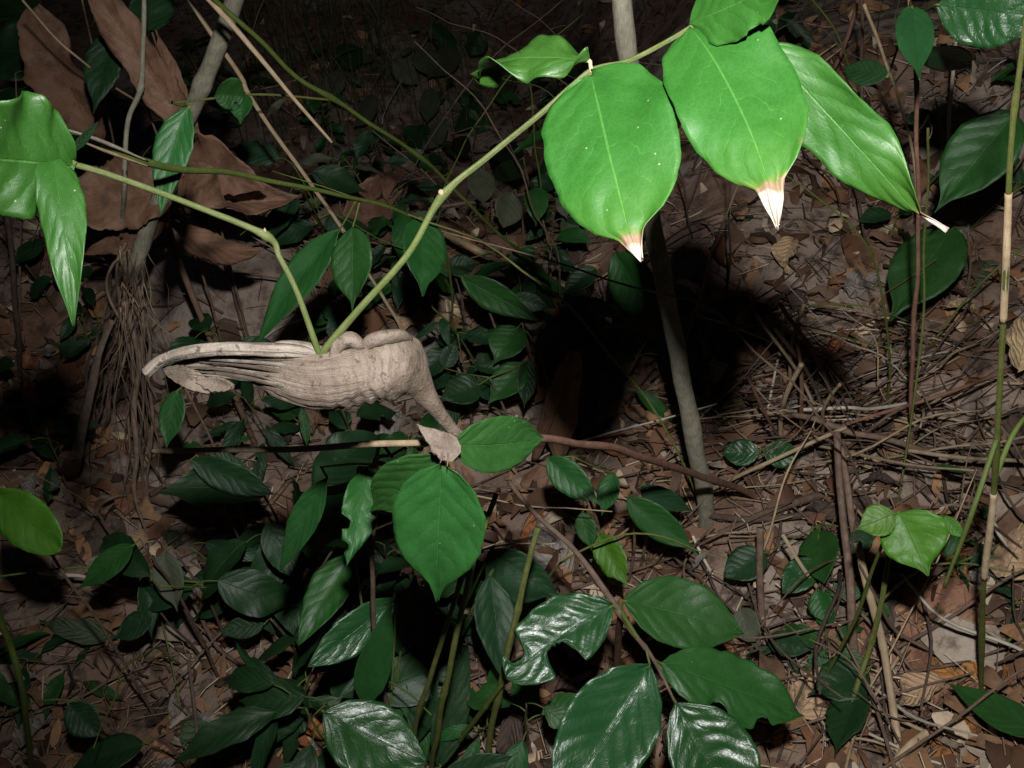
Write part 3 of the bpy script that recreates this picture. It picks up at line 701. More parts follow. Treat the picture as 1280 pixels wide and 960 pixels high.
# ------------------------------------------------------------------ big withered leaf, top left
bl = thing('withered_leaf', 'huge withered brown leaf with curled strap lobes caught around the leaning pole', 'dead leaf', drop(P(230, 220, 1.32)))
tube('leaf_stalk', [bl.location - Vector((0, 0, .01)), P(215, 300, 1.5), P(228, 215, 1.33)], [.005, .005, .004], 'brown_strap', bl, n=20)
for bs, tp, wl, wr, kw in [
    ((240, 170, 1.30), (108, -30, 1.18), 24, 26, dict(roll=.2, fold=-.4, pf='strap')),
    ((232, 150, 1.31), (196, 40, 1.24), 12, 13, dict(roll=-.2, fold=-.4, pf='lance')),
    ((225, 195, 1.32), (330, 236, 1.30), 44, 30, dict(roll=.35, fold=.2, pf='lance')),
    ((228, 220, 1.33), (282, 255, 1.29), 34, 30, dict(roll=.0, fold=.3, pf='ell')),
    ((225, 240, 1.34), (378, 246, 1.42), 22, 24, dict(roll=-.5, fold=.5, pf='lance', arch=-.12)),
    ((205, 275, 1.36), (330, 312, 1.34), 14, 28, dict(roll=.3, fold=-.5, pf='lance', bow=.10)),
    ((215, 240, 1.34), (88, 262, 1.36), 36, 44, dict(roll=.3, fold=.2, pf='strap')),
    ((120, 175, 1.45), (40, 10, 1.45), 34, 30, dict(roll=.5, fold=-.3, pf='strap')),
    ((205, 280, 1.38), (100, 320, 1.45), 18, 14, dict(roll=.0, fold=-.3, pf='lance'))]:
    leaf(bl, bs, tp, wl, wr, 'dead', name='lobe', nu=44, nv=14, wave=.4, quilt=.02, jag=.09, thick=.0008, **kw)
tube('leaf_rib', [P(228, 215, 1.33), P(150, 190, 1.42), P(118, 170, 1.45)], [.004, .003, .002], 'brown_strap', bl)

for lab, root, lobes in [
    ('curled brown withered leaf lying behind the slender green shoot', (470, 275), [((428, 270, -.10), (508, 222, -.13), 26, 30, dict(roll=.3, fold=.25, pf='ell')), ((440, 285, -.09), (500, 300, -.06), 14, 16, dict(roll=-.4, fold=.3, pf='lance'))]),
    ('pair of upright brown bark strips in the leaf shadow behind the burl', (690, 570), [((700, 574, -.06), (718, 438, -.26), 20, 17, dict(roll=.3, fold=-.35, pf='strap')), ((666, 577, -.06), (704, 452, -.26), 9, 8, dict(roll=-.3, fold=-.4, pf='strap'))]),
    ('flat brown withered leaf lying beneath the root stem of the burl', (690, 600), [((650, 605, -.02), (735, 580, -.02), 20, 22, dict(roll=.1, fold=.2, pf='ell'))])]:
    o = thing('withered_leaf' if 'leaf' in lab.split()[:4] else 'bark_strips', lab, 'dead leaf' if 'bark' not in lab else 'bark', P(*root, 0))
    for bs, tp, wl, wr, kw in lobes:
        leaf(o, bs, tp, wl, wr, 'dead', name='lobe' if 'bark' not in lab else 'strip', nu=24, nv=10, wave=.3, quilt=0, jag=.08, thick=.0008, **kw)

# ------------------------------------------------------------------ hanging vines, upper left
vn = thing('vine', 'slender green vine with dark hanging leaves, its split end straw coloured', 'vine', drop(P(560, 330, 1.6)))
tube('stem', [P(70, 160, .60), P(130, 182, .66), P(185, 203, .72), P(300, 220, .88), P(420, 243, 1.04), P(515, 272, 1.2), P(560, 330, 1.42), vn.location - Vector((0, 0, .01))], [.0026, .0028, .003, .0024, .0022, .002, .002, .002], 'green_stem', vn, n=80, wob=.003)
tube('dry_husk', [P(80, 161, .592), P(130, 178, .65), P(184, 201, .712)], [.0012, .0028, .0010], 'pale', vn, n=20, flat=.5, lump=.3)
tube('dry_husk', [P(100, 176, .62), P(140, 192, .66), P(186, 208, .712)], [.0010, .0024, .0008], 'straw', vn, n=20, flat=.5, lump=.3)
leaf(vn, (236, 132, .80), (201, 268, .80), 24, 22, 'mid', pf='lance', roll=.35, fold=.2, bow=.04, pet=P(215, 128, .84), nu=40, nv=12)
leaf(vn, (441, 284, 1.10), (440, 390, 1.08), 26, 25, 'mid', pf='drip', roll=.45, fold=.2, pet=P(450, 250, 1.09), nu=36, nv=12)
leaf(vn, (527, 272, 1.20), (529, 370, 1.16), 28, 27, 'mid', pf='drip', roll=-.45, fold=.2, pet=P(515, 272, 1.2), nu=36, nv=12)
leaf(vn, (425, 286, 1.10), (321, 430, 1.14), 24, 20, 'mid', pf='lance', roll=.5, fold=.2, bow=.03, pet=P(445, 250, 1.08), nu=36, nv=12)

v2 = thing('vine', 'grey-green leaning twig with a thin crosswise shoot and one notched leaf', 'vine', P(735, 395, 0))
tube('stem', [P(250, -20, 1.0), P(330, 55, 1.1), P(415, 125, 1.22), P(525, 196, 1.4), P(600, 270, 1.58), P(690, 350, 1.78), P(738, 396, 0)], [.0028, .0028, .0028, .0026, .0026, .0026, .0026], 'green_stem', v2, n=70, wob=.008, nodes=((.33, 1.6), (.5, 1.5)))
tube('shoot', [P(415, 125, 1.22), P(312, 118, 1.12), P(212, 129, 1.05)], [.0014, .0014, .0012], 'yellow_stem', v2, n=24, wob=.002)
leaf(v2, (305, 120, 1.10), (268, 118, 1.08), 16, 24, 'mid', pf='blunt', roll=-.3, fold=.3, nu=30, nv=12, bites=((-1, .3, .1, .5),))
leaf(v2, (306, 118, 1.11), (300, 155, 1.10), 12, 14, 'mid', pf='drip', roll=.5, fold=.2, nu=24, nv=10)

# ------------------------------------------------------------------ small understorey seedlings: (label, root offset, leaves)
MARKS = [(P(x, y, 0), t) for x, y, t in ((884, 700, 'by the grey sapling pole foot'), (380, 640, 'below the swollen burl'), (1130, 745, 'under the lime green seedling'), (1226, 868, 'by the bamboo culm foot'),
         (150, 590, 'by the frayed root fibres'), (771, 868, 'under the shiny shrub'), (1040, 560, 'by the brushwood heap'), (460, 900, 'under the broadleaf plant'), (230, 330, 'under the huge withered leaf'),
         (430, 110, 'among the dim grass'), (560, 700, 'under the three leaves at the burl foot'), (30, 700, 'under the lone oval seedling leaf'), (640, 420, 'in the middle undergrowth'), (880, 430, 'in the shadow of the dry-tipped leaves'),
         (1160, 330, 'on the bank behind the reddish stem'), (620, 160, 'in the gloom behind the slender shoot'), (1000, 720, 'by the hole-speckled seedling'), (1090, 930, 'by the foot of the slanting cane'), (200, 820, 'near the grey zigzag twig'),
         (60, 480, 'behind the frayed root fibres'), (980, 150, 'behind the narrow curled-tip leaf'), (120, 60, 'behind the dim frayed seedling leaf'))]
LCOL = {'mid': 'green', 'dim': 'dark green', 'gloss': 'shiny green', 'lime': 'lime green', 'grey_green': 'grey-green'}
def near(p): return min(MARKS, key=lambda m: (m[0] - p).length)[1]

def sapling(label, leaves, root=None, cat='seedling', stem='twig', rad=.0022, group=None):
    q = P(*leaves[0][0]); 
    rt = P(*root, 0) if root else drop(q, (.02, .03))
    o = thing('seedling', label, cat, rt, group)
    zs = P(*leaves[0][0])
    top = Vector((rt.x * .3 + zs.x * .7, rt.y * .3 + zs.y * .7, max(zs.z, rt.z + .03)))
    tube('stem', [rt - Vector((0, 0, .02)), rt.lerp(top, .5) + Vector((.008, 0, 0)), top], [rad, rad * .9, rad * .6], stem, o, n=16, wob=.004, seed=_seed[0])
    for bs, tp, wl, mt, kw in leaves:
        if (P(*bs) - top).length > .085 and len(leaves) > 1:
            sapling(f"lone {'narrow' if wl < 15 else 'broad'} {LCOL[mt]} leaf on a stalk {near(P(*bs))}", [(bs, tp, wl, mt, kw)], group='lone seedling leaves'); continue
        leaf(o, bs, tp, wl, None, mt, pet=top, petr=.0009, **{**dict(pf='drip', fold=.2, nu=30, nv=10), **kw})
    return o

sapling('oval green leaf sprouting low beside the dead branch end at the picture edge', [((-8, 616, 1.0), (77, 687, .98), 29, 'lime', dict(pf='blunt', roll=.35))])
sapling('seedling with one pointed leaf beside a short pale stick', [((166, 682, 1.15), (97, 738, 1.16), 16, 'mid', dict(roll=.3)), ((205, 690, 1.25), (222, 765, 1.25), 18, 'grey_green', dict(roll=.4)), ((180, 720, 1.3), (190, 800, 1.3), 12, 'dim', dict(roll=-.4))])
sapling('dim seedling with a frayed leaf behind the folded shiny leaf', [((140, 38, 1.3), (117, 142, 1.28), 22, 'dim', dict(roll=.35, jag=.06)), ((186, 38, 1.35), (192, -30, 1.3), 28, 'dim', dict(roll=.4)), ((178, 30, 1.35), (140, 40, 1.33), 10, 'dim', {})], root=(158, 300))
sapling('very dark broad leaves in the gloom above the folded shiny leaf', [((70, 70, 1.7), (-20, 60, 1.7), 40, 'dim', dict(roll=.6, pf='ell')), ((40, 20, 1.8), (-30, -20, 1.8), 30, 'dim', dict(roll=.6)), ((30, 110, 1.8), (-20, 170, 1.8), 24, 'dim', dict(roll=-.6))], root=(20, 420))
sapling('small dim leaves hanging below the torn end of the burl', [((222, 488, 1.2), (207, 562, 1.2), 15, 'mid', dict(roll=.5)), ((238, 575, 1.3), (342, 618, 1.3), 20, 'dim', dict(roll=.3, pf='ell')), ((300, 585, 1.32), (255, 560, 1.32), 10, 'dim', {})])
sapling('seedling with dark elongated leaves in the middle undergrowth', [((576, 346, 1.5), (676, 402, 1.5), 19, 'mid', dict(roll=.45, pf='lance')), ((648, 408, 1.5), (617, 455, 1.48), 23, 'mid', dict(roll=.4)), ((640, 372, 1.6), (690, 385, 1.6), 12, 'dim', {}), ((560, 335, 1.6), (600, 330, 1.6), 14, 'dim', dict(roll=-.4))], root=(640, 500))
sapling('dark seedling crowding the neck of the burl', [((600, 480, 1.45), (548, 500, 1.42), 20, 'dim', dict(roll=.4)), ((655, 455, 1.5), (610, 505, 1.48), 20, 'mid', dict(roll=.4)), ((660, 450, 1.5), (655, 512, 1.48), 13, 'dim', dict(roll=-.3)), ((670, 440, 1.5), (720, 400, 1.5), 18, 'dim', dict(roll=.4)), ((555, 460, 1.5), (570, 425, 1.5), 12, 'dim', {})], root=(640, 560))
sapling('broad dark leaf leaning on the grey sapling pole', [((768, 316, 1.5), (824, 404, 1.47), 28, 'mid', dict(roll=.5, pf='ell')), ((745, 335, 1.6), (700, 370, 1.6), 14, 'dim', dict(roll=.4)), ((730, 360, 1.6), (715, 390, 1.6), 12, 'grey_green', {})], root=(800, 470))
sapling('seedling with narrow leaves between the burl stem and the forked twig', [((684, 572, 1.15), (752, 632, 1.13), 20, 'mid', dict(roll=.3)), ((768, 592, 1.2), (752, 645, 1.2), 14, 'mid', dict(roll=.4)), ((728, 640, 1.2), (740, 690, 1.2), 13, 'mid', dict(roll=.3)), ((748, 668, 1.18), (786, 735, 1.16), 19, 'lime', dict(roll=.4, jag=.08)), ((784, 622, 1.2), (872, 692, 1.2), 20, 'mid', dict(roll=.35)), ((800, 610, 1.22), (868, 640, 1.24), 14, 'dim', dict(roll=.3))], root=(765, 745))
sapling('pair of small shiny leaves right of the sapling pole', [((950, 566, -.08), (902, 566, -.08), 17, 'gloss', dict(pf='ell', roll=.15)), ((955, 568, -.08), (998, 566, -.08), 18, 'gloss', dict(pf='ell', roll=.1, quilt=.1))])
sapling('small seedling with hole-speckled round leaves by the dark dry stalk', [((1022, 662, -.07), (1030, 730, -.07), 25, 'mid', dict(pf='ell', roll=.3, bites=((1, .5, .06, .4),))), ((1018, 700, -.07), (978, 742, -.07), 20, 'gloss', dict(pf='ell', roll=.1, bites=((-1, .3, .05, .5),))), ((1020, 738, -.07), (1035, 778, -.07), 16, 'mid', dict(pf='ell', roll=.3)), ((958, 690, -.07), (905, 722, -.07), 22, 'dim', dict(pf='ell', roll=.4)), ((1080, 660, -.07), (1070, 700, -.07), 14, 'dim', {})])
sapling('dark seedling with ragged leaves behind the notched leaf', [((1085, 840, -.06), (1010, 868, -.06), 28, 'dim', dict(roll=.4, jag=.08)), ((1070, 860, -.06), (1045, 945, -.06), 24, 'dim', dict(roll=.4, jag=.08)), ((960, 800, -.06), (1020, 812, -.06), 16, 'dim', {}), ((925, 760, -.06), (945, 810, -.06), 18, 'grey_green', dict(roll=.2))])
sapling('dim leaves low on the litter, lower left by the green arching stem', [((300, 930, 1.2), (392, 872, 1.2), 22, 'dim', dict(roll=.35, pf='ell')), ((85, 880, 1.15), (125, 920, 1.15), 20, 'dim', dict(roll=.4, pf='ell')), ((180, 930, 1.2), (90, 960, 1.2), 22, 'dim', dict(roll=.5, pf='ell')), ((330, 780, 1.3), (270, 790, 1.3), 14, 'dim', {}), ((190, 770, 1.3), (140, 800, 1.3), 16, 'dim', dict(roll=.4))])
for lab, lv in [
    ('dim grey-green withering seedling in the gloom beyond the slender shoot', [(470, 120), (505, 160), (540, 110), (560, 150), (585, 170)]),
    ('dim pale leaves beside the brown withered leaf in the gloom', [(430, 90), (450, 60), (490, 75), (530, 60), (600, 130)]),
    ('dim seedling at the foot of the dark grass', [(570, 60), (600, 40), (640, 90), (540, 30)]),
    ('dark seedling between the oval leaf and the notched leaf edge on', [(620, 180), (650, 200), (600, 210), (640, 240)])]:
    sapling(lab, [((x, y, -.14 - .05 * random.random()), (x + random.uniform(-38, 38), y + random.uniform(20, 48), -.12), random.uniform(12, 19), random.choice(['grey_green', 'dim', 'grey_green']), dict(roll=random.uniform(-.5, .5), pf='ell')) for x, y in lv])

sapling('large dark pointed leaf crossed by the bamboo culm', [((1269, 140, -.42), (1168, 266, -.36), 40, 'mid', dict(roll=.35, quilt=.05, nu=44, nv=14))], root=(1262, 300))
sapling('broad dark leaf with drip tip low over the bank', [((1192, 284, -.16), (1112, 402, -.10), 40, 'mid', dict(roll=.35, quilt=.04, nu=44, nv=14))], root=(1205, 380))
# ------------------------------------------------------------------ dense undergrowth: small plants with drooping leaves
ru = random.Random(77)
def plantlet(px, py, h, n, L, mats, asp=.24):
    rt = P(px, py, 0)
    if bare(rt) or (630 < px < 745 and 480 < py < 680): return
    lean = Vector((ru.gauss(0, .25) * h, ru.gauss(-.1, .25) * h, 0))
    mt = ru.choice(mats); nar = ru.random() < .4
    o = thing('seedling', f"{'knee-high' if h > .24 else 'shin-high' if h > .16 else 'ankle-high' if h > .09 else 'tiny'} seedling with {n} {'narrow' if nar else 'broad'} {LCOL[mt]} leaves {near(rt)}", 'seedling', rt, 'seedlings of the undergrowth')
    pts = [rt - Vector((0, 0, .015)), rt + Vector((lean.x * .3, lean.y * .3, h * .45)), rt + Vector((lean.x, lean.y, h))]
    tube('stem', pts, [.0022, .0018, .0010], ru.choice(['green_stem', 'twig', 'twig']), o, n=14, sides=6, wob=.006, seed=px)
    path = catmull(pts, 20)
    a0 = ru.uniform(0, 6.28)
    for k in range(n):
        q = path[int(20 * (.45 + .55 * k / max(1, n - 1)))]
        a = a0 + k * 2.4 + ru.gauss(0, .3); out = Vector((math.cos(a), math.sin(a), 0))
        pl = L * ru.uniform(.12, .35); B = q + out * pl + Vector((0, 0, pl * .4))
        l = L * ru.uniform(.7, 1.15)
        T = B + (out + Vector((0, 0, ru.uniform(-1.0, .1)))).normalized() * l
        nn = Vector((ru.gauss(0, .35), ru.gauss(-.35, .3), 1)).normalized()
        w_ = l * (asp * .62 if nar else asp) * ru.uniform(.85, 1.15)
        v, f, u = leaf_geo(B, T, w_, w_, ru.choice(['lance', 'drip'] if nar else ['drip', 'ell', 'drip']), fold=ru.uniform(.05, .35), arch=ru.uniform(.02, .12), bow=ru.uniform(-.05, .05), wave=.2, quilt=.05, nu=18, nv=8, seed=ru.uniform(0, 90), nrm=nn, jag=ru.choice((.02, .05, .09)),
                           bites=((ru.choice((1, -1)), ru.uniform(.3, .8), .06, ru.uniform(.3, .7)),) if ru.random() < .3 else ())
        mesh_obj('leaf', v, f, M[mt], o, u)
        tube('petiole', [q, q.lerp(B, .5) + Vector((0, 0, pl * .15)), B + (T - B) * .05], [.0009, .0008, .0006], 'green_stem', o, n=6, sides=5)
for x0, x1, y0, y1, cnt, h0, h1, n0, n1, l0, l1, mats in (
    (400, 720, 90, 330, 26, .10, .32, 4, 8, .05, .10, ['dim', 'dim', 'grey_green', 'mid']),
    (290, 780, 340, 620, 24, .08, .28, 4, 8, .05, .10, ['dim', 'dim', 'mid']),
    (345, 530, 700, 1000, 12, .12, .30, 4, 7, .09, .14, ['mid', 'dim', 'dim', 'dim']),
    (530, 700, 780, 1010, 7, .08, .22, 4, 7, .06, .09, ['dim', 'mid']),
    (-20, 340, 650, 990, 6, .03, .12, 3, 5, .05, .10, ['dim', 'dim', 'mid']),
    (-20, 360, 60, 330, 16, .10, .35, 4, 8, .06, .12, ['dim']),
    (880, 1290, 60, 320, 13, .05, .22, 3, 6, .05, .10, ['dim', 'mid', 'dim']),
    (860, 1290, 600, 960, 8, .03, .10, 3, 5, .035, .06, ['dim', 'mid']),
    (-20, 140, 380, 640, 6, .05, .2, 4, 6, .05, .09, ['dim'])):
    for i in range(cnt):
        plantlet(ru.uniform(x0, x1), ru.uniform(y0, y1), ru.uniform(h0, h1), ru.randint(n0, n1), ru.uniform(l0, l1), mats)

# ------------------------------------------------------------------ traced dry stalks and sticks
def stick(label, pts, r, mat, cat='twig', name='twig', group=None, **k):
    q = [P(*p) for p in pts]
    v, f, u = tube_geo(q, [x * .5 for x in ([r] * 2 if isinstance(r, (int, float)) else r)], **{**dict(sides=8, n=44, wob=.004, lump=.2, seed=len(label)), **k})
    return tag(mesh_obj(name, v, f, M[mat], None, u, q[-1]), label, cat, group)

stick('long straw stalk slanting down behind the burl to the ground', [(205, -50, 1.12), (298, 95, 1.25), (312, 122, 1.27), (420, 275, 1.40), (465, 350, 1.47), (578, 524, 0)], [.006, .006, .0055, .005, .005], 'straw', 'stalk', 'dry_stalk', nodes=((.35, 1.5), (.65, 1.4)))
stick('straw stalk hanging down with a broken end over the grey-green twig', [(120, -150, .98), (262, 0, 1.03), (340, 90, 1.08), (415, 178, 1.12)], [.006, .006, .005, .003], 'straw', 'stalk', 'dry_stalk')
stick('thin pale grass stem arching over the withered leaf', [(28, 0, 1.2), (70, 50, 1.25), (120, 90, 1.3), (250, 190, 1.6), (330, 300, 0)], .003, 'straw', 'stalk', 'dry_stalk')
stick('thin grey stem hanging in front of the huge withered leaf', [(180, -30, 1.2), (178, 60, 1.22), (176, 110, 1.23), (160, 155, 1.25), (155, 230, 1.27), (152, 300, 1.42)], [.006, .006, .007, .006, .006, .005], 'bark', 'stem', 'thin_stem', nodes=((.4, 1.5),))
stick('dark thin stem standing at the left edge behind the folded leaf', [(2, 200, 1.5), (12, 300, 1.6), (22, 400, 1.7), (25, 470, 0)], .009, 'dark', 'stem', 'thin_stem')
stick('short thick pale stick in the undergrowth below the shoot node', [(556, 292, -.10), (600, 314, -.10), (640, 335, 0)], [.012, .012, .006], 'straw', wob=.001)
stick('horizontal brown twig behind the shoot node', [(535, 262, -.06), (600, 252, -.07), (695, 240, -.03), (760, 262, 0)], .007, 'twig')
stick('brown twig forking over dim leaves above the shoot node', [(500, 180, -.05), (560, 175, -.08), (600, 190, -.06), (660, 172, -.02)], .005, 'twig')
stick('pale bent straw in the gloom above the slender shoot', [(478, 155, -.1), (480, 140, -.12), (498, 108, -.14), (545, 30, -.1), (555, 10, 0)], .004, 'pale')
stick('two-toned dry stem leaning at the top right behind the narrow leaf', [(1078, -20, -.2), (1062, 40, -.13), (1040, 90, -.06), (1010, 130, 0)], .007, 'redtwig', 'stalk', 'dry_stalk')
stick('thin straw stem beside the narrow leaf with curled tip', [(1080, 5, -.5), (1105, 75, -.4), (1128, 130, -.33), (1145, 230, -.2), (1155, 380, 0)], .0045, 'straw', 'stalk', 'dry_stalk')
stick('upright brown stem crossing behind the narrow leaf', [(1076, -20, -.4), (1078, 80, -.25), (1077, 130, -.18), (1060, 260, 0)], .005, 'twig', 'stem', 'thin_stem')
stick('pale twig stub pointing up beside the small pointed glossy leaf', [(1195, 52, -.3), (1192, 94, -.24), (1185, 160, -.14), (1180, 260, 0)], [.004, .006, .006, .006], 'pale')
stick('thin green upright stem by the large dark pointed leaf', [(1160, 160, -.5), (1158, 250, -.4), (1155, 380, -.25), (1140, 520, -.12), (1120, 640, 0)], .003, 'yellow_stem', 'stem', 'thin_stem')
R0 = 'dry brushwood on the bank'
stick('bleached twig lying across the brushwood heap', [(1003, 512, -.10), (1060, 510, -.11), (1092, 511, -.09), (1160, 497, -.06)], .005, 'pale', group=R0)
stick('long reddish twig rising from the brushwood heap past the bamboo culm', [(1040, 545, -.04), (1062, 528, -.10), (1160, 500, -.12), (1262, 462, -.10)], .0048, 'redtwig', group=R0)
stick('pale brown twig from the pole foot up to the brushwood heap', [(882, 615, -.01), (960, 578, -.08), (1058, 534, -.11)], .0055, 'straw', group=R0)
stick('dark brown twig drooping through the brushwood heap', [(943, 515, -.10), (1010, 522, -.10), (1062, 540, -.10), (1110, 548, -.08), (1172, 570, -.04)], .008, 'twig', group=R0)
stick('straw coloured stem lying level toward the bamboo culm', [(1135, 563, -.07), (1200, 572, -.07), (1300, 577, -.06)], .0055, 'straw', group=R0)
stick('thin tan twig tilted over the brushwood heap', [(1060, 560, -.05), (1110, 520, -.12), (1180, 485, -.10)], .004, 'twig', group=R0)
STR = ['tallest pale strand of the dry bundle behind the brushwood heap', 'dull brown strand beside the tallest in the dry bundle', 'pale strand crossing the dry bundle backwards', 'short reddish strand at the pole side of the dry bundle', 'straight pale strand rising upright in the dry bundle', 'long brown strand arching over the dry bundle', 'short pale strand at the bank side of the dry bundle', 'thin reddish strand in the heart of the dry bundle']
for i, (a, b_, c_) in enumerate([((945, 392), (1000, 470), (1045, 548)), ((968, 410), (1010, 465), (1035, 545)), ((1002, 455), (980, 500), (975, 560)), ((935, 470), (958, 520), (985, 565)), ((1005, 380), (990, 450), (978, 520)), ((975, 380), (1022, 450), (1052, 545)), ((1050, 480), (1030, 520), (1025, 560)), ((995, 420), (1000, 500), (1010, 560))]):
    stick(STR[i], [(*a, -.22), (*b_, -.13), (*c_, 0)], .0045 + .001 * (i % 3), ['straw', 'twig', 'straw', 'redtwig'][i % 4], 'stalk', 'dry_stalk', 'strands of the dry bundle', seed=i, wob=.008)
stick('stout dark brown dead stalk standing through the brushwood heap', [(1046, 540, -.16), (1053, 640, -.12), (1063, 750, -.06), (1072, 842, 0)], [.009, .009, .010, .011], 'twig', 'stalk', 'dry_stalk')
stick('fibrous tan dead stalk beside the stout dark one', [(1052, 560, -.14), (1065, 650, -.08), (1078, 720, 0)], [.008, .009, .01], 'twig', 'stalk', 'dry_stalk')
stick('slanting tan cane below the lime green seedling', [(1072, 678, -.16), (1100, 790, -.10), (1114, 870, -.05), (1128, 965, 0)], [.009, .009, .0085, .009], 'straw', 'stalk', 'dry_stalk', nodes=((.4, 1.2),))
stick('thin green stem bending past the slanting tan cane', [(1112, 690, -.18), (1098, 760, -.14), (1083, 828, -.09), (1048, 948, 0)], .006, 'yellow_stem', 'stem', 'thin_stem', nodes=((.55, 1.4),))
stick('broken tan stick propped near the foot of the slanting cane', [(1108, 968, -.01), (1135, 935, -.04), (1160, 916, -.05)], .009, 'straw')
stick('thin pale twig running to the foot of the slanting cane', [(1090, 888, -.04), (1125, 900, -.04), (1160, 916, -.045)], .004, 'straw')
stick('brown upright dead stem beside the speckled seedling', [(950, 660, -.12), (948, 720, -.07), (955, 792, 0)], .009, 'twig', 'stalk', 'dry_stalk')
stick('straw twig leaning across the speckled seedling', [(978, 668, -.12), (1010, 715, -.07), (1048, 768, 0)], .005, 'straw')
stick('pale stalk scrap beside the pole foot', [(866, 670, -.04), (878, 695, -.03), (892, 722, 0)], .004, 'pale')
stick('bleached twig leaning on the tan dead leaf at the right edge', [(1236, 642, -.10), (1260, 690, -.06), (1290, 740, 0)], .005, 'pale')
stick('grey zigzag twig on the dark litter', [(190, 695, -.06), (240, 752, -.06), (262, 790, -.05), (276, 812, -.04), (300, 832, 0)], [.005, .006, .006, .005], 'twig')
stick('thin green grass stem leaning on the dark litter', [(188, 730, -.1), (208, 800, -.06), (222, 870, -.03), (228, 930, 0)], .003, 'yellow_stem', 'stem', 'thin_stem')
stick('brown stem standing beside the pale fallen leaf', [(236, 825, -.08), (245, 890, -.05), (249, 985, 0)], .0045, 'twig', 'stem', 'thin_stem')
stick('thick green arching stem at the lower left edge', [(-10, 745, 1.0), (12, 800, 1.05), (28, 870, 1.1), (42, 975, 0)], .007, 'green_stem', 'stem', 'thin_stem')
stick('short pale stick pointing at the small pointed leaf', [(48, 716, -.08), (80, 719, -.08), (108, 722, -.07), (160, 740, 0)], [.005, .006, .005, .002], 'pale')
stick('short tan stick standing by the broadleaf plant', [(400, 884, -.06), (388, 920, -.03), (372, 972, 0)], .009, 'straw')
stick('thin arching grass stem above the dim round leaf', [(-5, 895, -.08), (60, 876, -.1), (120, 882, -.08), (150, 900, 0)], .003, 'yellow_stem', 'stem', 'thin_stem')
stick('brown root looping at the foot of the frayed fibres', [(170, 618, -.01), (140, 622, -.05), (120, 640, -.04), (118, 690, 0)], .006, 'twig')
stick('broken brown twig at the pole foot reaching right', [(858, 640, -.015), (930, 650, -.02), (1010, 642, -.02), (1050, 640, 0)], .009, 'dark')
stick('thick dark root lying right of the pole foot', [(900, 668, -.01), (960, 640, -.02), (1030, 618, -.02)], .011, 'twig')

# ------------------------------------------------------------------ fallen leaves
def fallen_geo(seed, pf, wid, curl, fold, bites=()):
    v, f, u = leaf_geo(Vector((-.5, 0, 0)), Vector((.5, 0, 0)), wid, wid * .95, pf, fold=fold, arch=curl, wave=.7, quilt=.05, jag=.08, nu=12, nv=6, seed=seed, nrm=Vector((0, 0, 1)), bites=bites, twist=.5)
    me = D.meshes.new('fallen_leaf'); me.from_pydata([tuple(p) for p in v], [], f)
    lay = me.uv_layers.new(name='leaf')
    for lp in me.loops: lay.data[lp.index].uv = u[lp.vertex_index]
    me.polygons.foreach_set('use_smooth', [True] * len(me.polygons)); me.update()
    return me
base_shapes = [fallen_geo(i * 3.3 + 1, ['ell', 'drip', 'lance', 'blunt', 'heart'][i % 5], [.26, .22, .16, .3, .28][i % 5], [.08, -.1, .14, .0, .06][i % 5], [.3, -.3, .5, .1, -.4][i % 5], ((1, .6, .12, .6),) if i % 3 == 0 else ()) for i in range(10)]
shapes = {}
def fl_mesh(i, mat):
    if (i, mat) not in shapes:
        me = base_shapes[i].copy(); me.name = 'fallen_leaf'; me.materials.append(M[mat]); shapes[(i, mat)] = me
    return shapes[(i, mat)]
FCOL = {'fl_brown': 'brown', 'fl_tan': 'pale tan', 'fl_red': 'russet orange', 'fl_grey': 'bleached grey', 'fl_dark': 'blackish rotten', 'fl_green': 'olive green'}
FSHP = ['oval', 'pointed', 'narrow', 'blunt', 'heart-shaped']
rf = random.Random(11)
def fallen(px, py, size, mat, yaw=None, tilt=.35, lift=.008, label=None, shape=None):
    p = P(px, py, -lift)
    shape = rf.randrange(10) if shape is None else shape
    o = D.objects.new('fallen_leaf', fl_mesh(shape, mat)); link(o)
    o.location = p; o.scale = (size,) * 3
    e = .03
    nx = (hgt(p.x - e, p.y) - hgt(p.x + e, p.y)) / (2 * e); ny = (hgt(p.x, p.y - e) - hgt(p.x, p.y + e)) / (2 * e)
    nn = Vector((nx + rf.gauss(0, tilt), ny + rf.gauss(0, tilt) - .12, 1)).normalized()
    q = Vector((0, 0, 1)).rotation_difference(nn)
    o.rotation_mode = 'QUATERNION'
    o.rotation_quaternion = q @ Matrix.Rotation(rf.uniform(0, 6.28) if yaw is None else yaw, 3, 'Z').to_quaternion()
    if not label:
        sz = 'small' if size < .05 else 'large' if size > .085 else 'middle-sized'
        label = f"{sz} {'torn ' if shape % 3 == 0 else ''}{FSHP[shape % 5]} {FCOL[mat]} fallen leaf {near(p)}"; grp = 'fallen leaves strewn over the forest floor'
    else: grp = None
    tag(o, label, 'fallen leaf', grp)
    return o
fallen(1274, 682, .10, 'fl_tan', .9, .10, .07, 'large pale tan dead leaf behind the bamboo culm foot', 4)
fallen(1278, 428, .10, 'fl_tan', 1.2, .1, .07, 'large tan dead leaf on the bank behind the bamboo culm', 0)
fallen(1150, 790, .17, 'fl_brown', .3, .12, .012, 'broad flat brown dead leaf under the lime green seedling', 3)
fallen(1195, 690, .09, 'fl_red', .8, .15, .02, 'orange-brown dead leaf beside the lime green seedling tip', 3)
fallen(1200, 850, .10, 'fl_red', 2.2, .15, .014, 'orange dead leaf near the long strap leaf', 0)
fallen(262, 915, .09, 'fl_grey', .3, .15, .02, 'pale papery dead leaf beside the upright brown stem', 0)
fallen(1075, 355, .07, 'fl_grey', .3, .15, .02, 'whitish dead leaf scrap on top of the bank', 3)
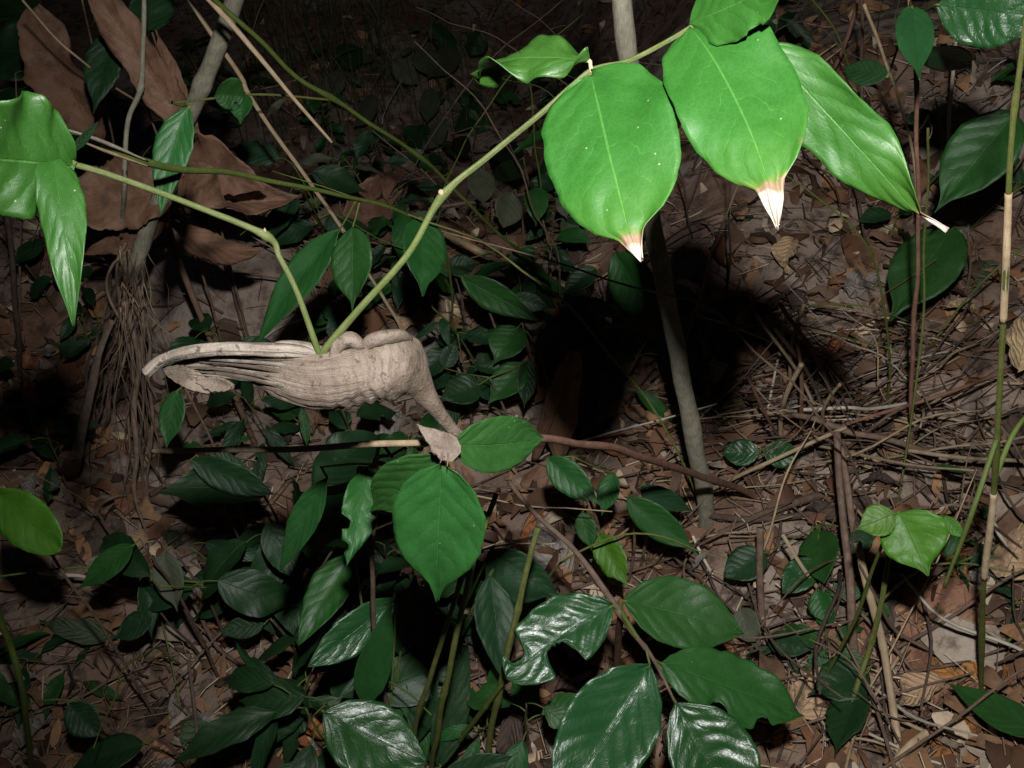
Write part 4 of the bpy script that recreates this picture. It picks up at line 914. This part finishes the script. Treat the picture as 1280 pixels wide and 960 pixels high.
fallen(690, 690, .12, 'fl_grey', 1.9, .1, .012, 'flat grey dead leaf under the forked twig', 0)
fallen(490, 545, .12, 'fl_grey', 1.4, .1, .012, 'grey dead leaf under the burl neck', 0)
cols = ['fl_brown'] * 8 + ['fl_dark'] * 4 + ['fl_tan'] * 2 + ['fl_red'] * 2 + ['fl_grey'] * 4 + ['fl_green'] * 2
for i in range(288):
    fx, fy = rf.uniform(-30, 1310), rf.uniform(-40, 1000)
    if bare(P(fx, fy, 0)): continue
    fallen(fx, fy, rf.choice((rf.uniform(.035, .07), rf.uniform(.06, .12))), rf.choice(cols), lift=rf.uniform(.006, .04), tilt=.42)

# litter nobody could count: leaf scraps
def scraps():
    V, Fc = [], []
    r = random.Random(21)
    for i in range(17000):
        px, py = r.uniform(-500, 1780), r.uniform(-330, 1250)
        p = P(px, py, -r.uniform(.001, .030))
        if bare(p) and r.random() < .93: continue
        if noise.noise((p.x * 4.5, p.y * 4.5, 9.0)) + .5 * noise.noise((p.x * 11, p.y * 11, 3.0)) < r.uniform(-.55, .45): continue
        s = r.uniform(.007, .030) * (1.8 if r.random() < .12 else 1); w_ = s * r.uniform(.3, .7)
        q = Matrix.Rotation(r.uniform(0, 6.28), 3, 'Z') @ Matrix.Rotation(r.gauss(0, .6), 3, 'X') @ Matrix.Rotation(r.gauss(0, .55), 3, 'Y')
        b = len(V); k = 5; cv = r.uniform(-.9, .9)
        for a in range(k):
            t = a / (k - 1); ww = w_ * (math.sin(math.pi * min(.97, t + .03)) ** .7) * r.uniform(.6, 1.1)
            for v in (-1, 0, 1):
                V.append(p + q @ Vector(((t - .5) * 2 * s, v * ww, cv * s * (1 - (2 * t - 1) ** 2) + abs(v) * ww * r.uniform(-.5, .5))))
        for a in range(k - 1):
            for v in range(2):
                x = b + a * 3 + v; Fc.append((x, x + 1, x + 4, x + 3))
    o = mesh_obj('leaf_litter', V, Fc, M['litter']); o['kind'] = 'stuff'
    o['label'] = 'brown scraps of rotting leaves covering the forest floor'; o['category'] = 'leaf litter'
scraps()

def debris():
    V, Fc = [], []; r = random.Random(5)
    for i in range(9000):
        px, py = r.uniform(-500, 1780), r.uniform(-330, 1250)
        p = P(px, py, -r.uniform(.002, .03))
        if bare(p) and r.random() < .8: continue
        a = r.uniform(0, 6.28); L = r.uniform(.012, .10); rad = r.uniform(.0004, .0015)
        d_ = Vector((math.cos(a), math.sin(a), r.gauss(0, .25))).normalized(); m_ = Vector((r.gauss(0, .12), r.gauss(0, .12), r.gauss(0, .08))) * L
        b = len(V); up_ = Vector((0, 0, 1)); sd_ = d_.cross(up_).normalized(); u_ = sd_.cross(d_)
        for t in (0, .5, 1):
            c = p + d_ * ((t - .5) * L) + m_ * (1 - abs(2 * t - 1))
            for k in range(4):
                an = k * math.pi / 2; V.append(c + sd_ * (math.cos(an) * rad * (1.15 - .5 * t)) + u_ * (math.sin(an) * rad * (1.15 - .5 * t)))
        for s in range(2):
            for k in range(4):
                k2 = (k + 1) % 4; Fc.append((b + s * 4 + k, b + s * 4 + k2, b + s * 4 + 4 + k2, b + s * 4 + 4 + k))
    o = mesh_obj('twig_litter', V, Fc, M['debris']); o['kind'] = 'stuff'
    o['label'] = 'fine broken twigs strewn through the leaf litter'; o['category'] = 'twig litter'
debris()

# loose twigs one can pick out
LT = [('dark', 'dark'), ('brown', 'twig'), ('straw coloured', 'straw'), ('bleached', 'pale')]
rt_ = random.Random(31)
for i in range(230):
    px, py = rt_.uniform(0, 1280), rt_.uniform(-20, 980)
    if rt_.random() < .45: px, py = rt_.uniform(820, 1280), rt_.uniform(420, 960)
    lab, mt = LT[rt_.choices(range(4), (4, 5, 2, .6))[0]]
    c = P(px, py, 0); a = rt_.uniform(0, 6.28); L = rt_.uniform(.05, .16); up_ = rt_.choice((0, 0, .03, .07, .14))
    pts = [ground(c.x + math.cos(a) * L * s + rt_.gauss(0, .006), c.y + math.sin(a) * L * s + rt_.gauss(0, .006), rt_.uniform(.005, .03) + up_ * (s + 1) / 2) for s in (-1, -.3, .4, 1)]
    r = rt_.uniform(.001, .0026)
    v, f, u = tube_geo(pts, [r, r * .9, r * .8, r * .5], sides=6, n=12, wob=.003, seed=i, lump=.2)
    tag(mesh_obj('twig', v, f, M[mt], None, u, pts[1]), f"{'short' if L < .085 else 'long'} {'thin' if r < .0018 else 'stout'} {lab} twig {'leaning' if up_ > .05 else 'lying loose'} {near(c)}", 'twig', 'loose twigs on the forest floor')

BT = [('fine dark', 'dark'), ('fine brown', 'twig'), ('fine straw coloured', 'straw'), ('fine reddish', 'redtwig'), ('fine bleached', 'pale')]
for i in range(70):
    cx, cy = rt_.gauss(1040, 75), rt_.gauss(545, 38)
    c = P(cx, cy, 0); st = rt_.random() < .3
    a = rt_.choice((0, math.pi)) + rt_.gauss(0, .45); L = rt_.uniform(.06, .2) * (.6 if st else 1)
    lab, mt = BT[rt_.choices(range(5), (3, 5, 2.5, 3, .5))[0]]
    z0, z1 = rt_.uniform(.005, .03), rt_.uniform(.02, .12) + (.12 if st else 0)
    pts = [ground(c.x + math.cos(a) * L * s + rt_.gauss(0, .008), c.y + math.sin(a) * L * s * .7 + rt_.gauss(0, .008), z0 + (z1 - z0) * (s + 1) / 2) for s in (-1, -.3, .4, 1)]
    r = rt_.uniform(.0007, .0018)
    v, f, u = tube_geo(pts, [r, r * .95, r * .8, r * .5], sides=6, n=16, wob=.008, seed=i + 300, lump=.3)
    tag(mesh_obj('twig', v, f, M[mt], None, u, pts[0]), f"{lab} twig {'standing up in' if st else 'lying across'} the brushwood heap, {'short' if L < .08 else 'middling' if L < .13 else 'long'}", 'twig', 'fine twigs of the brushwood heap')
for i in range(64):
    x0, y0 = rt_.uniform(-20, 800), rt_.uniform(40, 560)
    if i >= 26: x0, y0 = rt_.uniform(330, 800), rt_.uniform(120, 420)
    if i >= 52: x0, y0 = rt_.uniform(0, 700), rt_.uniform(640, 960)
    if i % 3 == 0: x0, y0 = rt_.uniform(850, 1290), rt_.uniform(120, 900)
    g0_ = P(x0, y0, 0); hh = rt_.uniform(.15, .5); ln = Vector((rt_.gauss(0, .30), rt_.gauss(-.03, .14), 0))
    pts = [g0_ - Vector((0, 0, .01)), g0_ + ln * .2 + Vector((0, 0, hh * .4)), g0_ + ln * .6 + Vector((0, 0, hh * .8)), g0_ + ln * 1.15 + Vector((0, 0, hh * rt_.uniform(.8, 1.1)))]
    nm, mt = rt_.choice((('dull green', 'green_stem'), ('brown', 'twig'), ('straw coloured', 'straw'), ('dark', 'dark'), ('yellow-green', 'yellow_stem')))
    v, f, u = tube_geo(pts, [.0018, .0016, .0013, .0006], sides=6, n=26, wob=.012, seed=i + 700)
    tag(mesh_obj('thin_stem', v, f, M[mt], None, u, pts[0]), f"{'tall' if hh > .32 else 'short'} wiry leafless {nm} stem rising {near(g0_)}", 'stem', 'wiry stems of the undergrowth')

# dim grass in the gloom
def grass():
    V, Fc = [], []; r = random.Random(8)
    def blade(p, hh, lean, wd):
        b = len(V); a = r.uniform(0, 6.28); sd_ = Vector((math.cos(a), math.sin(a), 0)) * wd
        for t in (0, .33, .66, 1):
            c = p + Vector((lean[0] * t * t, lean[1] * t * t, hh * t * (1 - .15 * t)))
            V.append(c - sd_ * (1 - t * .9)); V.append(c + sd_ * (1 - t * .9))
        for k in range(3): Fc.append((b + 2 * k, b + 2 * k + 1, b + 2 * k + 3, b + 2 * k + 2))
    for i in range(520):
        p = P(r.gauss(430, 85), r.uniform(-60, 190), 0)
        blade(p, r.uniform(.15, .5), (r.gauss(0, .1), r.gauss(-.03, .08)), r.uniform(.0012, .003))
    for i in range(500):
        p = P(r.uniform(-400, 1700), r.uniform(-300, 60), 0)
        blade(p, r.uniform(.08, .3), (r.gauss(0, .08), r.gauss(0, .08)), r.uniform(.001, .0025))
    o = mesh_obj('grass', V, Fc, M['grass']); o['kind'] = 'stuff'
    o['label'] = 'thin dark grass blades in the gloom behind'; o['category'] = 'grass'
grass()
